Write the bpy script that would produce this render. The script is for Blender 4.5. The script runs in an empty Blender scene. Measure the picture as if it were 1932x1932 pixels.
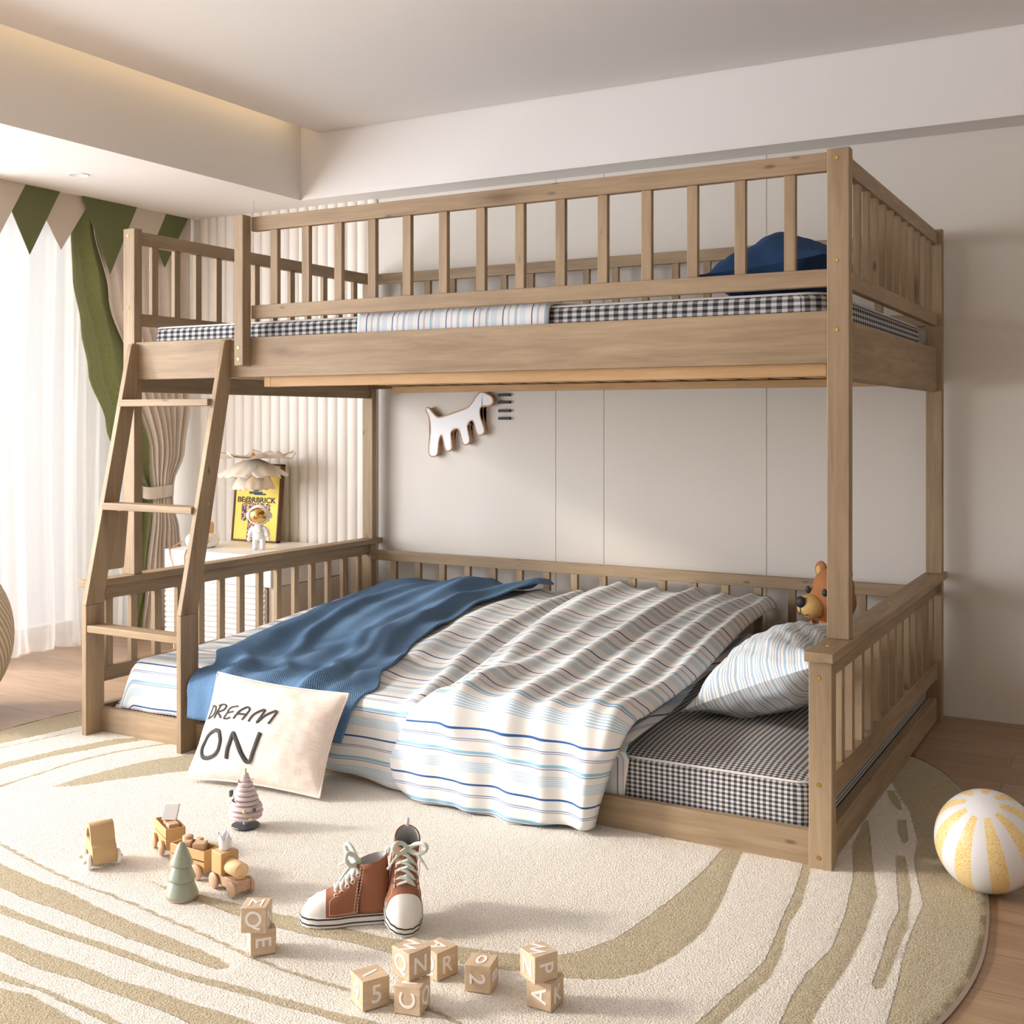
import bpy, bmesh, math, random
import numpy as np
from mathutils import Vector, Matrix, noise
random.seed(7)
SC = bpy.context.scene
COL = SC.collection
V = Vector
PI = math.pi

# ------------------------------------------------------------------ materials
MATS = {}
def lin(c):
    return tuple(((x/255)/12.92 if x/255 <= .04045 else ((x/255+.055)/1.055)**2.4) for x in c)
class NT:
    def __init__(s, name):
        s.m = bpy.data.materials.new(name); s.m.use_nodes = True
        s.t = s.m.node_tree; s.b = s.t.nodes['Principled BSDF']; s.out = s.t.nodes['Material Output']
        MATS[name] = s.m
    def n(s, typ, **k):
        nd = s.t.nodes.new(typ)
        for a, v in k.items():
            if a.startswith('i_'):
                key = a[2:]; key = int(key) if key.isdigit() else key.replace('_', ' ')
                s.put(nd.inputs[key], v)
            else: setattr(nd, a, v)
        return nd
    def put(s, sock, v):
        if isinstance(v, bpy.types.NodeSocket): s.t.links.new(v, sock)
        elif isinstance(v, bpy.types.Node): s.t.links.new(v.outputs[0], sock)
        else: sock.default_value = v
    def math(s, op, a, b=0.0, c=0.0):
        nd = s.t.nodes.new('ShaderNodeMath'); nd.operation = op
        s.put(nd.inputs[0], a); s.put(nd.inputs[1], b); s.put(nd.inputs[2], c)
        return nd.outputs[0]
    def mix(s, f, a, b, blend='MIX'):
        nd = s.t.nodes.new('ShaderNodeMix'); nd.data_type = 'RGBA'; nd.blend_type = blend
        s.put(nd.inputs[0], f)
        for sk, v in ((nd.inputs[6], a), (nd.inputs[7], b)):
            s.put(sk, v if not isinstance(v, tuple) else (v+(1,) if len(v) == 3 else v))
        return nd.outputs[2]
    def obj(s):
        return s.n('ShaderNodeTexCoord').outputs['Object']
    def uv(s):
        return s.n('ShaderNodeTexCoord').outputs['UV']
    def mapping(s, vec, scale=(1,1,1), loc=(0,0,0)):
        nd = s.n('ShaderNodeMapping'); s.put(nd.inputs[0], vec)
        nd.inputs['Scale'].default_value = scale; nd.inputs['Location'].default_value = loc
        return nd.outputs[0]
    def noise(s, vec, scale, detail=3, rough=.5, dist=0):
        nd = s.n('ShaderNodeTexNoise'); s.put(nd.inputs['Vector'], vec)
        nd.inputs['Scale'].default_value = scale; nd.inputs['Detail'].default_value = detail
        nd.inputs['Roughness'].default_value = rough; nd.inputs['Distortion'].default_value = dist
        return nd.outputs[0]
    def ramp(s, f, stops, interp='LINEAR'):
        nd = s.n('ShaderNodeValToRGB'); s.put(nd.inputs[0], f); cr = nd.color_ramp; cr.interpolation = interp
        while len(cr.elements) < len(stops): cr.elements.new(.5)
        for e, (p, c) in zip(cr.elements, stops):
            e.position = p; e.color = (c+(1,)) if len(c) == 3 else c
        return nd.outputs[0]
    def bump(s, h, strength=.3, dist=.002):
        nd = s.n('ShaderNodeBump'); s.put(nd.inputs['Height'], h)
        nd.inputs['Strength'].default_value = strength; nd.inputs['Distance'].default_value = dist
        s.put(s.b.inputs['Normal'], nd.outputs[0]); return nd
    def col(s, c): s.put(s.b.inputs['Base Color'], (c+(1,)) if isinstance(c, tuple) else c)
    def rough(s, r): s.put(s.b.inputs['Roughness'], r)
    def sep(s, v):
        nd = s.n('ShaderNodeSeparateXYZ'); s.put(nd.inputs[0], v); return nd.outputs
def plain(name, c, rough=.6, metal=0, bump=0, bscale=200, spec=None, var=0):
    n = NT(name); n.col(lin(c)); n.rough(rough); n.b.inputs['Metallic'].default_value = metal
    if spec is not None: n.b.inputs['Specular IOR Level'].default_value = spec
    if bump or var:
        f = n.noise(n.obj(), bscale, 3)
        if var:
            a = lin(c); n.col(n.mix(f, tuple(x*(1-var) for x in a), tuple(min(1, x*(1+var)) for x in a)))
        if bump: n.bump(f, bump, .001)
    return n.m

def wood(name, axis, c_lo, c_hi, knot=(95,68,48), rough=.55, fine=1.0, knots=True):
    n = NT(name); o = n.obj()
    rnd = n.n('ShaderNodeObjectInfo').outputs['Random']
    off = n.n('ShaderNodeVectorMath', operation='ADD'); n.put(off.inputs[0], o)
    cmb = n.n('ShaderNodeCombineXYZ')
    n.put(cmb.inputs[0], n.math('MULTIPLY', rnd, 13.7)); n.put(cmb.inputs[1], n.math('MULTIPLY', rnd, 7.3)); n.put(cmb.inputs[2], n.math('MULTIPLY', rnd, 5.1))
    n.put(off.inputs[1], cmb.outputs[0]); v = off.outputs[0]
    sc = [1, 1, 1]; sc[axis] = .07
    m1 = n.mapping(v, tuple(sc))
    sc2 = [1, 1, 1]; sc2[axis] = .3
    # growth rings warped round knots
    mk = n.mapping(v, tuple(7*x if i == axis else 14*1.0 for i, x in enumerate((.35, .35, .35)) ) if False else tuple(2.6 if i == axis else 9. for i in range(3)))
    vor = n.n('ShaderNodeTexVoronoi'); n.put(vor.inputs['Vector'], mk); vor.inputs['Scale'].default_value = 1.0
    kd = n.math('SUBTRACT', vor.outputs['Distance'], 0)
    sepc = n.n('ShaderNodeSeparateColor'); n.put(sepc.inputs[0], vor.outputs['Color'])
    has = n.math('GREATER_THAN', sepc.outputs[0], .66)
    vo2 = n.n('ShaderNodeTexVoronoi'); n.put(vo2.inputs['Vector'], n.mapping(v, tuple(9. if i == axis else 26. for i in range(3)))); vo2.inputs['Scale'].default_value = 1.0
    sp2 = n.n('ShaderNodeSeparateColor'); n.put(sp2.inputs[0], vo2.outputs['Color'])
    has2 = n.math('MULTIPLY', n.math('GREATER_THAN', sp2.outputs[1], .86), n.ramp(vo2.outputs['Distance'], [(.06, (1,1,1)), (.17, (0,0,0))]))
    f1 = n.noise(m1, 26*fine, 5, .6, .6)
    f2 = n.noise(m1, 130*fine, 3, .6)
    f3 = n.noise(n.mapping(v, tuple(sc2)), 7, 2)
    s = n.math('ADD', n.math('MULTIPLY', f1, .55), n.math('ADD', n.math('MULTIPLY', f2, .25), n.math('MULTIPLY', f3, .25)))
    base = n.ramp(s, [(.38, lin(c_lo)), (.68, lin(c_hi))])
    if knots:
        kf = n.math('MULTIPLY', has, n.ramp(kd, [(.05, (1,1,1)), (.15, (.35,.35,.35)), (.28, (0,0,0))]))
        base = n.mix(n.math('MULTIPLY', kf, .62), base, lin(knot)); base = n.mix(n.math('MULTIPLY', has2, .8), base, lin((96,80,66)))
    n.col(base); n.rough(rough)
    n.b.inputs['Specular IOR Level'].default_value = .3
    n.bump(n.math('ADD', f2, n.math('MULTIPLY', f1, .5)), .12, .001)
    return n.m
WLO, WHI = (136,115,90), (173,150,120)
wood('wood_x', 0, WLO, WHI); wood('wood_y', 1, WLO, WHI); wood('wood_z', 2, WLO, WHI)
for i, a in enumerate('xyz'): wood('pine_'+a, i, (180,142,98), (204,168,122), knot=(190,135,80), knots=False)
wood('toy_wood', 0, (184,146,118), (208,176,146), knots=False, fine=3)
wood('toy_pale', 0, (222,184,136), (238,205,160), knots=False, fine=3)
wood('block_wood', 0, (184,158,130), (214,192,163), knots=False, fine=1.6)
wood('walnut', 2, (92,62,44), (120,84,60), knots=False, fine=2)

def gingham(name, px, pz, light=(222,219,216), midc=(140,140,142), dark=(58,59,62)):
    n = NT(name); x, y, z = n.sep(n.uv())
    ax = n.math('PINGPONG', n.math('DIVIDE', x, px), .5); ay = n.math('PINGPONG', n.math('DIVIDE', y, pz), .5)
    mr = lambda q: n.n('ShaderNodeMapRange', i_0=q, i_1=.22, i_2=.28).outputs[0]
    t = n.math('MULTIPLY', n.math('ADD', mr(ax), mr(ay)), .5)
    n.col(n.ramp(t, [(0, lin(light)), (.5, lin(midc)), (1, lin(dark))]))
    n.rough(.9); n.b.inputs['Specular IOR Level'].default_value = .1
    n.bump(n.noise(n.uv(), 900, 2), .25, .001)
gingham('gingham_small', .014, .0105); gingham('gingham_large', .027, .0150)

def stripes(name, per, axis=1, base=(229,227,224), kind=0, sat=1.0):
    n = NT(name); s = n.sep(n.uv())[axis]
    f = n.math('FRACT', n.math('DIVIDE', s, per))
    W = lin(base); NV = lin((52,92,150)); TL = lin((142,186,208)); PT = lin((219,229,234)); BN = lin((168,190,206)); N2 = lin((112,122,160))
    if kind == 0:
        st = [(0, NV), (.035, W), (.135, PT), (.165, W), (.195, N2), (.208, W), (.228, N2), (.241, W), (.42, TL), (.47, W), (.492, N2), (.504, W),
              (.62, BN), (.632, PT), (.652, BN), (.664, PT), (.684, BN), (.696, PT), (.716, BN), (.728, PT), (.748, BN), (.76, PT), (.78, BN), (.792, W)]
    else:
        st = [(0, N2), (.03, W), (.20, BN), (.34, W), (.5, TL), (.54, W), (.66, N2), (.68, W), (.78, BN), (.9, W)]
    c = n.ramp(f, st, 'CONSTANT')
    n.col(c); n.rough(.85); n.b.inputs['Specular IOR Level'].default_value = .15
    n.bump(n.noise(n.uv(), 1200, 2), .08, .001)
stripes('duvet_stripes', .137); stripes('flap_stripes', .075, 0); stripes('blanket_stripes', .092, 0); stripes('pillow_stripes', .052, 0, kind=1)

def weave(name, a, b, per=.006, bump=.5, rough=.9):
    n = NT(name); x, y, z = n.sep(n.uv())
    wx = n.math('SINE', n.math('MULTIPLY', x, 2*PI/per)); wy = n.math('SINE', n.math('MULTIPLY', y, 2*PI/(per*.8)))
    w = n.math('MULTIPLY', n.math('ADD', n.math('MULTIPLY', wx, wy), 1), .5)
    w = n.math('ADD', n.math('MULTIPLY', w, .7), n.math('MULTIPLY', n.noise(n.uv(), 300, 2), .3))
    n.col(n.ramp(w, [(.25, lin(a)), (.8, lin(b))])); n.rough(rough); n.b.inputs['Specular IOR Level'].default_value = .15
    n.bump(w, bump, .002); return n.m
weave('throw_weave', (52,84,120), (124,158,192), .0072, .7)
weave('navy_cotton', (36,58,92), (62,92,136), .0022, .2)
def linen(name, a, b, scale=420):
    n = NT(name); u = n.uv()
    f = n.math('ADD', n.math('MULTIPLY', n.noise(n.mapping(u, (1, .06, 1)), scale, 2), .5), n.math('MULTIPLY', n.noise(n.mapping(u, (.06, 1, 1)), scale, 2), .5))
    n.col(n.ramp(f, [(.35, lin(a)), (.65, lin(b))])); n.rough(.95); n.b.inputs['Specular IOR Level'].default_value = .1
    n.bump(f, .4, .001)
linen('cushion_linen', (218,202,190), (240,228,218))
linen('beige_linen', (212,200,186), (224,212,198), 300)
# green velvet
n = NT('green_velvet'); f = n.noise(n.obj(), 60, 3); n.col(n.mix(f, lin((124,130,84)), lin((146,152,104)))); n.rough(.8)
n.b.inputs['Sheen Weight'].default_value = .5; n.b.inputs['Sheen Roughness'].default_value = .4; n.b.inputs['Specular IOR Level'].default_value = .1
plain('flag_green', (106,110,76), .95, bump=.4, bscale=500, spec=.1, var=.12)
plain('flag_beige', (200,188,172), .95, bump=.4, bscale=500, spec=.1, var=.06)
# sheer fabric: partly see-through, partly translucent
n = NT('sheer_fabric'); t = n.t
tr = n.n('ShaderNodeBsdfTransparent'); tl = n.n('ShaderNodeBsdfTranslucent'); df = n.n('ShaderNodeBsdfDiffuse')
tl.inputs[0].default_value = (.62,.62,.62,1); df.inputs[0].default_value = (.9,.89,.88,1)
m1 = n.n('ShaderNodeMixShader', i_0=.45); n.put(m1.inputs[1], df); n.put(m1.inputs[2], tl)
m2 = n.n('ShaderNodeMixShader', i_0=.16); n.put(m2.inputs[1], m1); n.put(m2.inputs[2], tr)
n.put(n.out.inputs[0], m2)

plain('wall_paint', (222,216,207), .9, spec=.2, bump=.05, bscale=120)
plain('fluted_panel', (238,232,224), .7, spec=.3)
plain('ceiling_paint', (232,228,223), .95, spec=.1)
plain('trim_paint', (236,232,228), .8, spec=.2)
plain('screw_brass', (196,160,84), .35, metal=.9)
plain('gold_metal', (226,186,120), .08, metal=1)
plain('white_gloss', (240,240,240), .25)
plain('white_satin', (236,234,230), .45)
plain('white_matte', (232,231,231), .8)
plain('desk_white', (240,238,234), .4)
plain('desk_panel', (216,204,188), .6)
plain('black_matte', (38,38,40), .6)
plain('charcoal', (74,78,84), .6)
plain('rust_canvas', (150,100,76), .9, bump=.2, bscale=900, spec=.15, var=.12)
plain('rubber_white', (226,224,222), .4)
plain('lining_grey', (186,184,184), .9)
plain('thread_white', (232,226,216), .8)
n = NT('lace_green'); w = n.noise(n.obj(), 900, 1); n.col(n.mix(w, lin((186,198,188)), lin((222,228,220)))); n.rough(.9); n.bump(w, .6, .001)
plain('mustard_paint', (202,162,110), .5, bump=.05, bscale=300)
plain('car_paint', (196,164,120), .5, bump=.1, bscale=300)
plain('sage_glaze', (150,158,140), .25, spec=.5)
plain('pink_plastic', (206,190,192), .5)
plain('yellow_paint', (214,196,116), .5)
plain('clay', (206,172,150), .8)
plain('letter_paint', (236,231,226), .6)
plain('ink_dark', (62,62,62), .9)
plain('petal_white', (238,230,216), .6)
plain('strap_tan', (206,168,128), .7)
plain('collar_wood', (214,168,122), .6)
plain('bear_orange', (176,120,80), .95, bump=.4, bscale=700, spec=.1, var=.15)
plain('bear_muzzle', (214,176,112), .95, bump=.3, bscale=700, spec=.1)
plain('poster_yellow', (240,214,104), .6)
plain('poster_black', (34,32,32), .6)
plain('mirror_face', (240,240,242), .5)
plain('slat_fabric', (200,190,176), .9)
n = NT('poster_speckle'); v = n.n('ShaderNodeTexVoronoi'); n.put(v.inputs['Vector'], n.obj()); v.inputs['Scale'].default_value = 260
sc_ = n.n('ShaderNodeSeparateColor'); n.put(sc_.inputs[0], v.outputs['Color'])
n.col(n.mix(n.math('GREATER_THAN', sc_.outputs[0], .62), lin((28,24,26)), n.mix(.45, v.outputs['Color'], lin((210,120,100)))))
n = NT('led_glow'); n.col((0,0,0)); n.b.inputs['Emission Color'].default_value = lin((255,222,176))+(1,); n.b.inputs['Emission Strength'].default_value = 4.5
n = NT('bulb_glow'); n.col((0,0,0)); n.b.inputs['Emission Color'].default_value = lin((255,214,160))+(1,); n.b.inputs['Emission Strength'].default_value = 14
# petal: translucent
n = NT('petal_paper'); tl = n.n('ShaderNodeBsdfTranslucent'); tl.inputs[0].default_value = lin((246,232,208))+(1,)
n.col(lin((244,238,226))); n.rough(.6); mm = n.n('ShaderNodeMixShader', i_0=.35); n.put(mm.inputs[1], n.b.outputs[0]); n.put(mm.inputs[2], tl); n.put(n.out.inputs[0], mm)

# woven pouf
n = NT('woven_rope'); x, y, z = n.sep(n.uv())
w = n.math('SINE', n.math('ADD', n.math('MULTIPLY', x, 260), n.math('MULTIPLY', y, 170)))
w = n.math('MULTIPLY', n.math('ADD', w, 1), .5); n.col(n.mix(w, lin((176,160,134)), lin((226,216,198)))); n.rough(.9); n.bump(w, .8, .006)

# beach ball: ten yellow, ten white gores round local z, honeycomb print
n = NT('ball_vinyl'); x, y, z = n.sep(n.obj())
ang = n.math('DIVIDE', n.math('ARCTAN2', y, x), 2*PI/9)
g = n.math('LESS_THAN', n.math('FRACT', n.math('ADD', ang, 20.25)), .5)
cap = n.math('LESS_THAN', n.math('ABSOLUTE', z), .100)
vo = n.n('ShaderNodeTexVoronoi', feature='DISTANCE_TO_EDGE'); n.put(vo.inputs['Vector'], n.obj()); vo.inputs['Scale'].default_value = 190
dots = n.ramp(vo.outputs[0], [(.12, lin((242,218,158))), (.3, lin((230,188,112)))])
n.col(n.mix(n.math('MULTIPLY', g, cap), lin((232,231,231)), dots)); n.rough(.3)

# floor: planks along X
n = NT('floor_planks'); o = n.obj(); x, y, z = n.sep(o)
br = n.n('ShaderNodeTexBrick'); n.put(br.inputs['Vector'], n.mapping(o, (1,1,1), (.37, .045, 0)))
br.offset = .37; br.inputs['Scale'].default_value = 1; br.inputs['Brick Width'].default_value = 1.1; br.inputs['Row Height'].default_value = .158
br.inputs['Mortar Size'].default_value = .0011; br.inputs['Mortar Smooth'].default_value = .3; br.inputs['Bias'].default_value = 0
br.inputs['Color1'].default_value = (.25,.25,.25,1); br.inputs['Color2'].default_value = (.75,.75,.75,1); br.inputs['Mortar'].default_value = (0,0,0,1)
g1 = n.noise(n.mapping(o, (.09, 1, 1)), 30, 5, .6, 1.2); g2 = n.noise(n.mapping(o, (.06, 1, 1)), 180, 3, .6)
val = n.math('ADD', n.math('MULTIPLY', br.outputs[0], .3), n.math('ADD', n.math('MULTIPLY', g1, .5), n.math('MULTIPLY', g2, .3)))
c = n.ramp(val, [(.3, lin((134,106,82))), (.75, lin((182,153,125)))])
n.col(n.mix(br.outputs['Fac'], c, lin((110,84,62)))); n.rough(.38)
n.bump(n.math('SUBTRACT', n.math('MULTIPLY', g2, .15), br.outputs['Fac']), .25, .002)

# rug pile
n = NT('rug_pile'); o = n.obj()
at = n.n('ShaderNodeAttribute', attribute_name='pattern').outputs['Fac']
nz = n.noise(o, 260, 2, .7); nz2 = n.noise(o, 90, 2)
d = n.math('ADD', at, n.math('MULTIPLY', n.math('SUBTRACT', n.noise(o, 160, 3, .8), .5), .010))
fac = n.n('ShaderNodeMapRange', i_0=d, i_1=-.0012, i_2=.0012).outputs[0]
li = n.ramp(nz, [(.3, lin((212,203,189))), (.62, lin((242,236,226)))]); dk = n.ramp(nz, [(.3, lin((158,143,114))), (.62, lin((200,187,158)))])
n.col(n.mix(fac, dk, li)); n.rough(1); n.b.inputs['Specular IOR Level'].default_value = .02
n.b.inputs['Sheen Weight'].default_value = .15
hh = n.math('ADD', nz, n.math('MULTIPLY', fac, .6))
n.bump(hh, .9, .006)

# ------------------------------------------------------------------ mesh helpers
class MB:
    def __init__(s): s.v = []; s.f = []; s.uv = []; s.sm = []
    def add(s, vs, fs, uvs=None, smooth=False):
        o = len(s.v); s.v += [tuple(p) for p in vs]
        for i, f in enumerate(fs):
            s.f.append(tuple(o+j for j in f)); s.sm.append(smooth)
            if uvs is not None: s.uv.append([uvs[j] for j in f])
            else: s.uv.append([(0, 0)]*len(f))
        return s
    def box(s, x0, x1, y0, y1, z0, z1, m=None):
        vs = [V((x, y, z)) for x in (x0, x1) for y in (y0, y1) for z in (z0, z1)]
        if m is not None: vs = [m @ p for p in vs]
        return s.add(vs, [(0,1,3,2), (4,6,7,5), (0,4,5,1), (2,3,7,6), (0,2,6,4), (1,5,7,3)])
    def grid(s, P, UV=None, smooth=True, close_u=False, flip=False):
        nu, nv = len(P), len(P[0]); vs = [p for r in P for p in r]
        uvs = [q for r in UV for q in r] if UV else None; fs = []
        for i in range(nu-(0 if close_u else 1)):
            for j in range(nv-1):
                a, b = i*nv+j, ((i+1) % nu)*nv+j
                q = (a, b, b+1, a+1); fs.append(q[::-1] if flip else q)
        return s.add(vs, fs, uvs, smooth)
    def lathe(s, prof, seg=32, m=None, smooth=True):
        P = []
        for (r, z) in prof:
            P.append([V((r*math.cos(2*PI*k/seg), r*math.sin(2*PI*k/seg), z)) for k in range(seg)])
        if m is not None: P = [[m @ p for p in row] for row in P]
        o = [p for row in P for p in row]; fs = []
        for i in range(len(prof)-1):
            for k in range(seg):
                fs.append((i*seg+k, i*seg+(k+1) % seg, (i+1)*seg+(k+1) % seg, (i+1)*seg+k))
        if prof[0][0] > 1e-6: fs.append(tuple(range(seg))[::-1])
        if prof[-1][0] > 1e-6: fs.append(tuple(range((len(prof)-1)*seg, len(prof)*seg)))
        return s.add(o, fs, None, smooth)
    def tube(s, pts, r, seg=8, closed=False, smooth=True, flat=1.0, up=None):
        pts = [V(p) for p in pts]; n = len(pts); P = []
        nrm = None
        for i, p in enumerate(pts):
            if closed: t = pts[(i+1) % n]-pts[i-1]
            else: t = pts[min(i+1, n-1)]-pts[max(i-1, 0)]
            t.normalize()
            if up is not None: nrm = V(up)-V(up).dot(t)*t
            elif nrm is None:
                a = V((0,0,1)) if abs(t.z) < .9 else V((1,0,0)); nrm = a-a.dot(t)*t
            else: nrm = nrm-nrm.dot(t)*t
            nrm.normalize(); b = t.cross(nrm)
            rr = r[i] if isinstance(r, (list, tuple)) else r
            P.append([p+rr*(flat*math.cos(2*PI*k/seg)*nrm+math.sin(2*PI*k/seg)*b) for k in range(seg)])
        vs = [q for row in P for q in row]; fs = []
        for i in range(n if closed else n-1):
            for k in range(seg):
                j = (i+1) % n
                fs.append((i*seg+k, i*seg+(k+1) % seg, j*seg+(k+1) % seg, j*seg+k))
        if not closed: fs.append(tuple(range(seg))[::-1]); fs.append(tuple(range((n-1)*seg, n*seg)))
        return s.add(vs, fs, None, smooth)
    def ellipsoid(s, c, r, seg=24, m=None):
        prof = [(math.cos(a), math.sin(a)) for a in [(-90+180*i/14)*PI/180 for i in range(15)]]
        mm = Matrix.Translation(V(c)) @ (m or Matrix()) @ Matrix.Diagonal((r[0], r[1], r[2], 1))
        prof[0] = (0.0005, -1); prof[-1] = (0.0005, 1)
        return s.lathe(prof, seg, mm)
    def prism(s, poly, d0, d1, m=None, smooth=False):
        """poly in xz, extruded along y from d0 to d1"""
        n = len(poly); vs = [V((x, d0, z)) for x, z in poly]+[V((x, d1, z)) for x, z in poly]
        if m is not None: vs = [m @ p for p in vs]
        s.add(vs, [(i, (i+1) % n, n+(i+1) % n, n+i) for i in range(n)], None, smooth)
        o = len(s.v)-2*n
        s.f += [tuple(range(o, o+n))[::-1], tuple(range(o+n, o+2*n))]; s.sm += [False, False]; s.uv += [[(0,0)]*n]*2
        return s
    def mesh(s, name, mat):
        me = bpy.data.meshes.new(name); me.from_pydata(s.v, [], s.f)
        uvl = me.uv_layers.new(name='UVMap'); flat = [c for f in s.uv for uv in f for c in uv]
        uvl.data.foreach_set('uv', flat)
        me.polygons.foreach_set('use_smooth', s.sm)
        me.materials.append(MATS[mat]); me.update()
        bm = bmesh.new(); bm.from_mesh(me); bmesh.ops.recalc_face_normals(bm, faces=bm.faces); bm.to_mesh(me); bm.free()
        me.set_sharp_from_angle(angle=math.radians(48))
        return me
    def build(s, name, mat, parent=None, bevel=0, solid=0, local=False, subsurf=0):
        o = bpy.data.objects.new(name, s.mesh(name, mat)); COL.objects.link(o)
        if solid: 
            md = o.modifiers.new('solid', 'SOLIDIFY'); md.thickness = solid; md.offset = -1
        if bevel:
            md = o.modifiers.new('bevel', 'BEVEL'); md.width = bevel; md.segments = 2; md.limit_method = 'ANGLE'; md.angle_limit = .7
            md.harden_normals = False
        if subsurf:
            md = o.modifiers.new('sub', 'SUBSURF'); md.levels = subsurf; md.render_levels = subsurf
        if parent is not None:
            o.parent = parent
            if not local:
                # geometry written in room coordinates
                inv = root_matrix(parent).inverted(); o.matrix_parent_inverse = inv
        return o
def root_matrix(o):
    m = Matrix.LocRotScale(o.location, o.rotation_euler, o.scale)
    if o.parent is not None: m = root_matrix(o.parent) @ o.matrix_parent_inverse @ m
    return m
def thing(name, label, cat, loc=(0,0,0), rotz=0, group=None, kind=None):
    o = bpy.data.objects.new(name, None); COL.objects.link(o); o.empty_display_size = .05
    o.location = loc; o.rotation_euler = (0, 0, rotz); return tag(o, label, cat, group, kind)
def tag(o, label=None, cat=None, group=None, kind=None):
    if label: o['label'] = label
    if cat: o['category'] = cat
    if group: o['group'] = group
    if kind: o['kind'] = kind
    return o
def struct(o): o['kind'] = 'structure'; return o
def B(name, mat, parent, x0, x1, y0, y1, z0, z1, bevel=.0015, **k):
    return MB().box(x0, x1, y0, y1, z0, z1).build(name, mat, parent, bevel=bevel, **k)
def lerp(a, b, t): return a+(b-a)*t
def sstep(a, b, x):
    t = min(1, max(0, (x-a)/(b-a))); return t*t*(3-2*t)
def interp(pts, x):
    if x <= pts[0][0]: return pts[0][1]
    for (a, b), (c, d) in zip(pts, pts[1:]):
        if x <= c:
            t = (x-a)/(c-a); return b+(d-b)*t
    return pts[-1][1]
def sinterp(pts, x):
    if x <= pts[0][0]: return pts[0][1]
    for (a, b), (c, d) in zip(pts, pts[1:]):
        if x <= c:
            t = (x-a)/(c-a); t = t*t*(3-2*t); return b+(d-b)*t
    return pts[-1][1]

# ------------------------------------------------------------------ camera, light, render settings
cam = bpy.data.cameras.new('camera'); co = bpy.data.objects.new('camera', cam); COL.objects.link(co); SC.camera = co
cam.sensor_width = 36; cam.sensor_fit = 'HORIZONTAL'; cam.lens = 36*2174.33/1932; cam.shift_y = -(966-792.6)/1932
cam.clip_start = .05
co.location = (0, 0, 1); co.rotation_euler = (PI/2, 0, .5102)
SC.view_settings.view_transform = 'Standard'; SC.view_settings.look = 'None'; SC.view_settings.gamma = 1
SC.view_settings.exposure = 0.46
SC.cycles.use_denoising = True
SC.cycles.max_bounces = 6; SC.cycles.diffuse_bounces = 4; SC.cycles.glossy_bounces = 2; SC.cycles.transparent_max_bounces = 8
SC.cycles.use_adaptive_sampling = True; SC.cycles.adaptive_threshold = .12; SC.cycles.adaptive_min_samples = 16
SC.cycles.sample_clamp_indirect = 6; SC.cycles.caustics_reflective = False; SC.cycles.caustics_refractive = False
w = bpy.data.worlds.new('world'); SC.world = w; w.use_nodes = True
bg = w.node_tree.nodes['Background']; bg.inputs[0].default_value = lin((247,248,251))+(1,); bg.inputs[1].default_value = 1.05
def light(name, typ, loc, target, energy, color, **k):
    l = bpy.data.lights.new(name, typ); o = bpy.data.objects.new(name, l); COL.objects.link(o)
    l.energy = energy; l.color = lin(color)
    for a, v in k.items(): setattr(l, a, v)
    o.location = loc; d = V(target)-V(loc); o.rotation_euler = d.to_track_quat('-Z', 'Y').to_euler(); return o
light('sun', 'SUN', (-6, -1, 4), (-6+1, -1+.5, 4-.46), 2.7, (255,244,230), angle=math.radians(7))
# ------------------------------------------------------------------ the room
YW = 4.1167; SOF = 1.966; CEIL = 2.253
XR0, XR1, YF0 = -4.45, 1.7, -1.9
struct(MB().box(XR0-.3, XR1, YF0, YW+.15, -.1, 0).build('floor', 'floor_planks'))
m = MB(); edges = [-4.6, -2.103, -1.891, -1.241, -.06, XR1]
m.box(-4.75, XR1+.1, YW+.005, YW+.12, 0, 2.6)
for a, b in zip(edges, edges[1:]): m.box(a+.001, b-.001, YW, YW+.0055, 0, 2.6)
struct(m.build('wall_back', 'wall_paint', bevel=.0005))
# fluted cladding on the left end of the back wall
m = MB(); X0, X1 = -4.022, -2.975; N = 19; pw = (X1-X0)/N; P = []
for i in range(N):
    for k in range(9):
        a = PI*k/8; P.append((X0+pw*(i+.5)-math.cos(a)*pw*.47, YW-.002-math.sin(a)*.015))
m.grid([[V((x, y, z)) for z in (0, SOF)] for x, y in P], flip=True)
struct(m.build('trim_1', 'fluted_panel'))
# left wall with the long window
m = MB(); m.box(-4.6, -4.45, 3.80, YW+.1, 0, 2.6).box(-4.6, -4.45, YF0, 3.80, 2.02, 2.6).box(-4.6, -4.45, YF0-.1, -1.3, 0, 2.02)
struct(m.build('wall_left', 'wall_paint'))
n = NT('window_glass'); gl = n.n('ShaderNodeBsdfGlossy', i_Roughness=.02); tr = n.n('ShaderNodeBsdfTransparent'); mx = n.n('ShaderNodeMixShader', i_0=.05)
n.put(mx.inputs[1], tr); n.put(mx.inputs[2], gl); n.put(n.out.inputs[0], mx)
win = struct(thing('window_1', None, None, (-4.5, 1.34, 0)))
m = MB()
for y in (-1.3, 3.76): m.box(-4.55, -4.49, y, y+.04, 0, 2.02)
m.box(-4.55, -4.49, -1.3, 3.80, 0, .05).box(-4.55, -4.49, -1.3, 3.80, 1.97, 2.02)
m.build('window_frame', 'white_satin', win)
MB().box(-4.523, -4.517, -1.28, 3.78, .03, 1.99).build('window_pane', 'window_glass', win)
struct(MB().box(XR1, XR1+.12, YF0, YW+.1, 0, 2.6).build('wall_right_blocker', 'wall_paint'))  # unseen wall, added to shut out ambient light from the right
struct(MB().box(-1.4, XR1+.1, YF0-.12, YF0, 0, 2.6).build('wall_front_blocker', 'wall_paint'))  # partial wall behind the camera, added to cut light on the right
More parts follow.
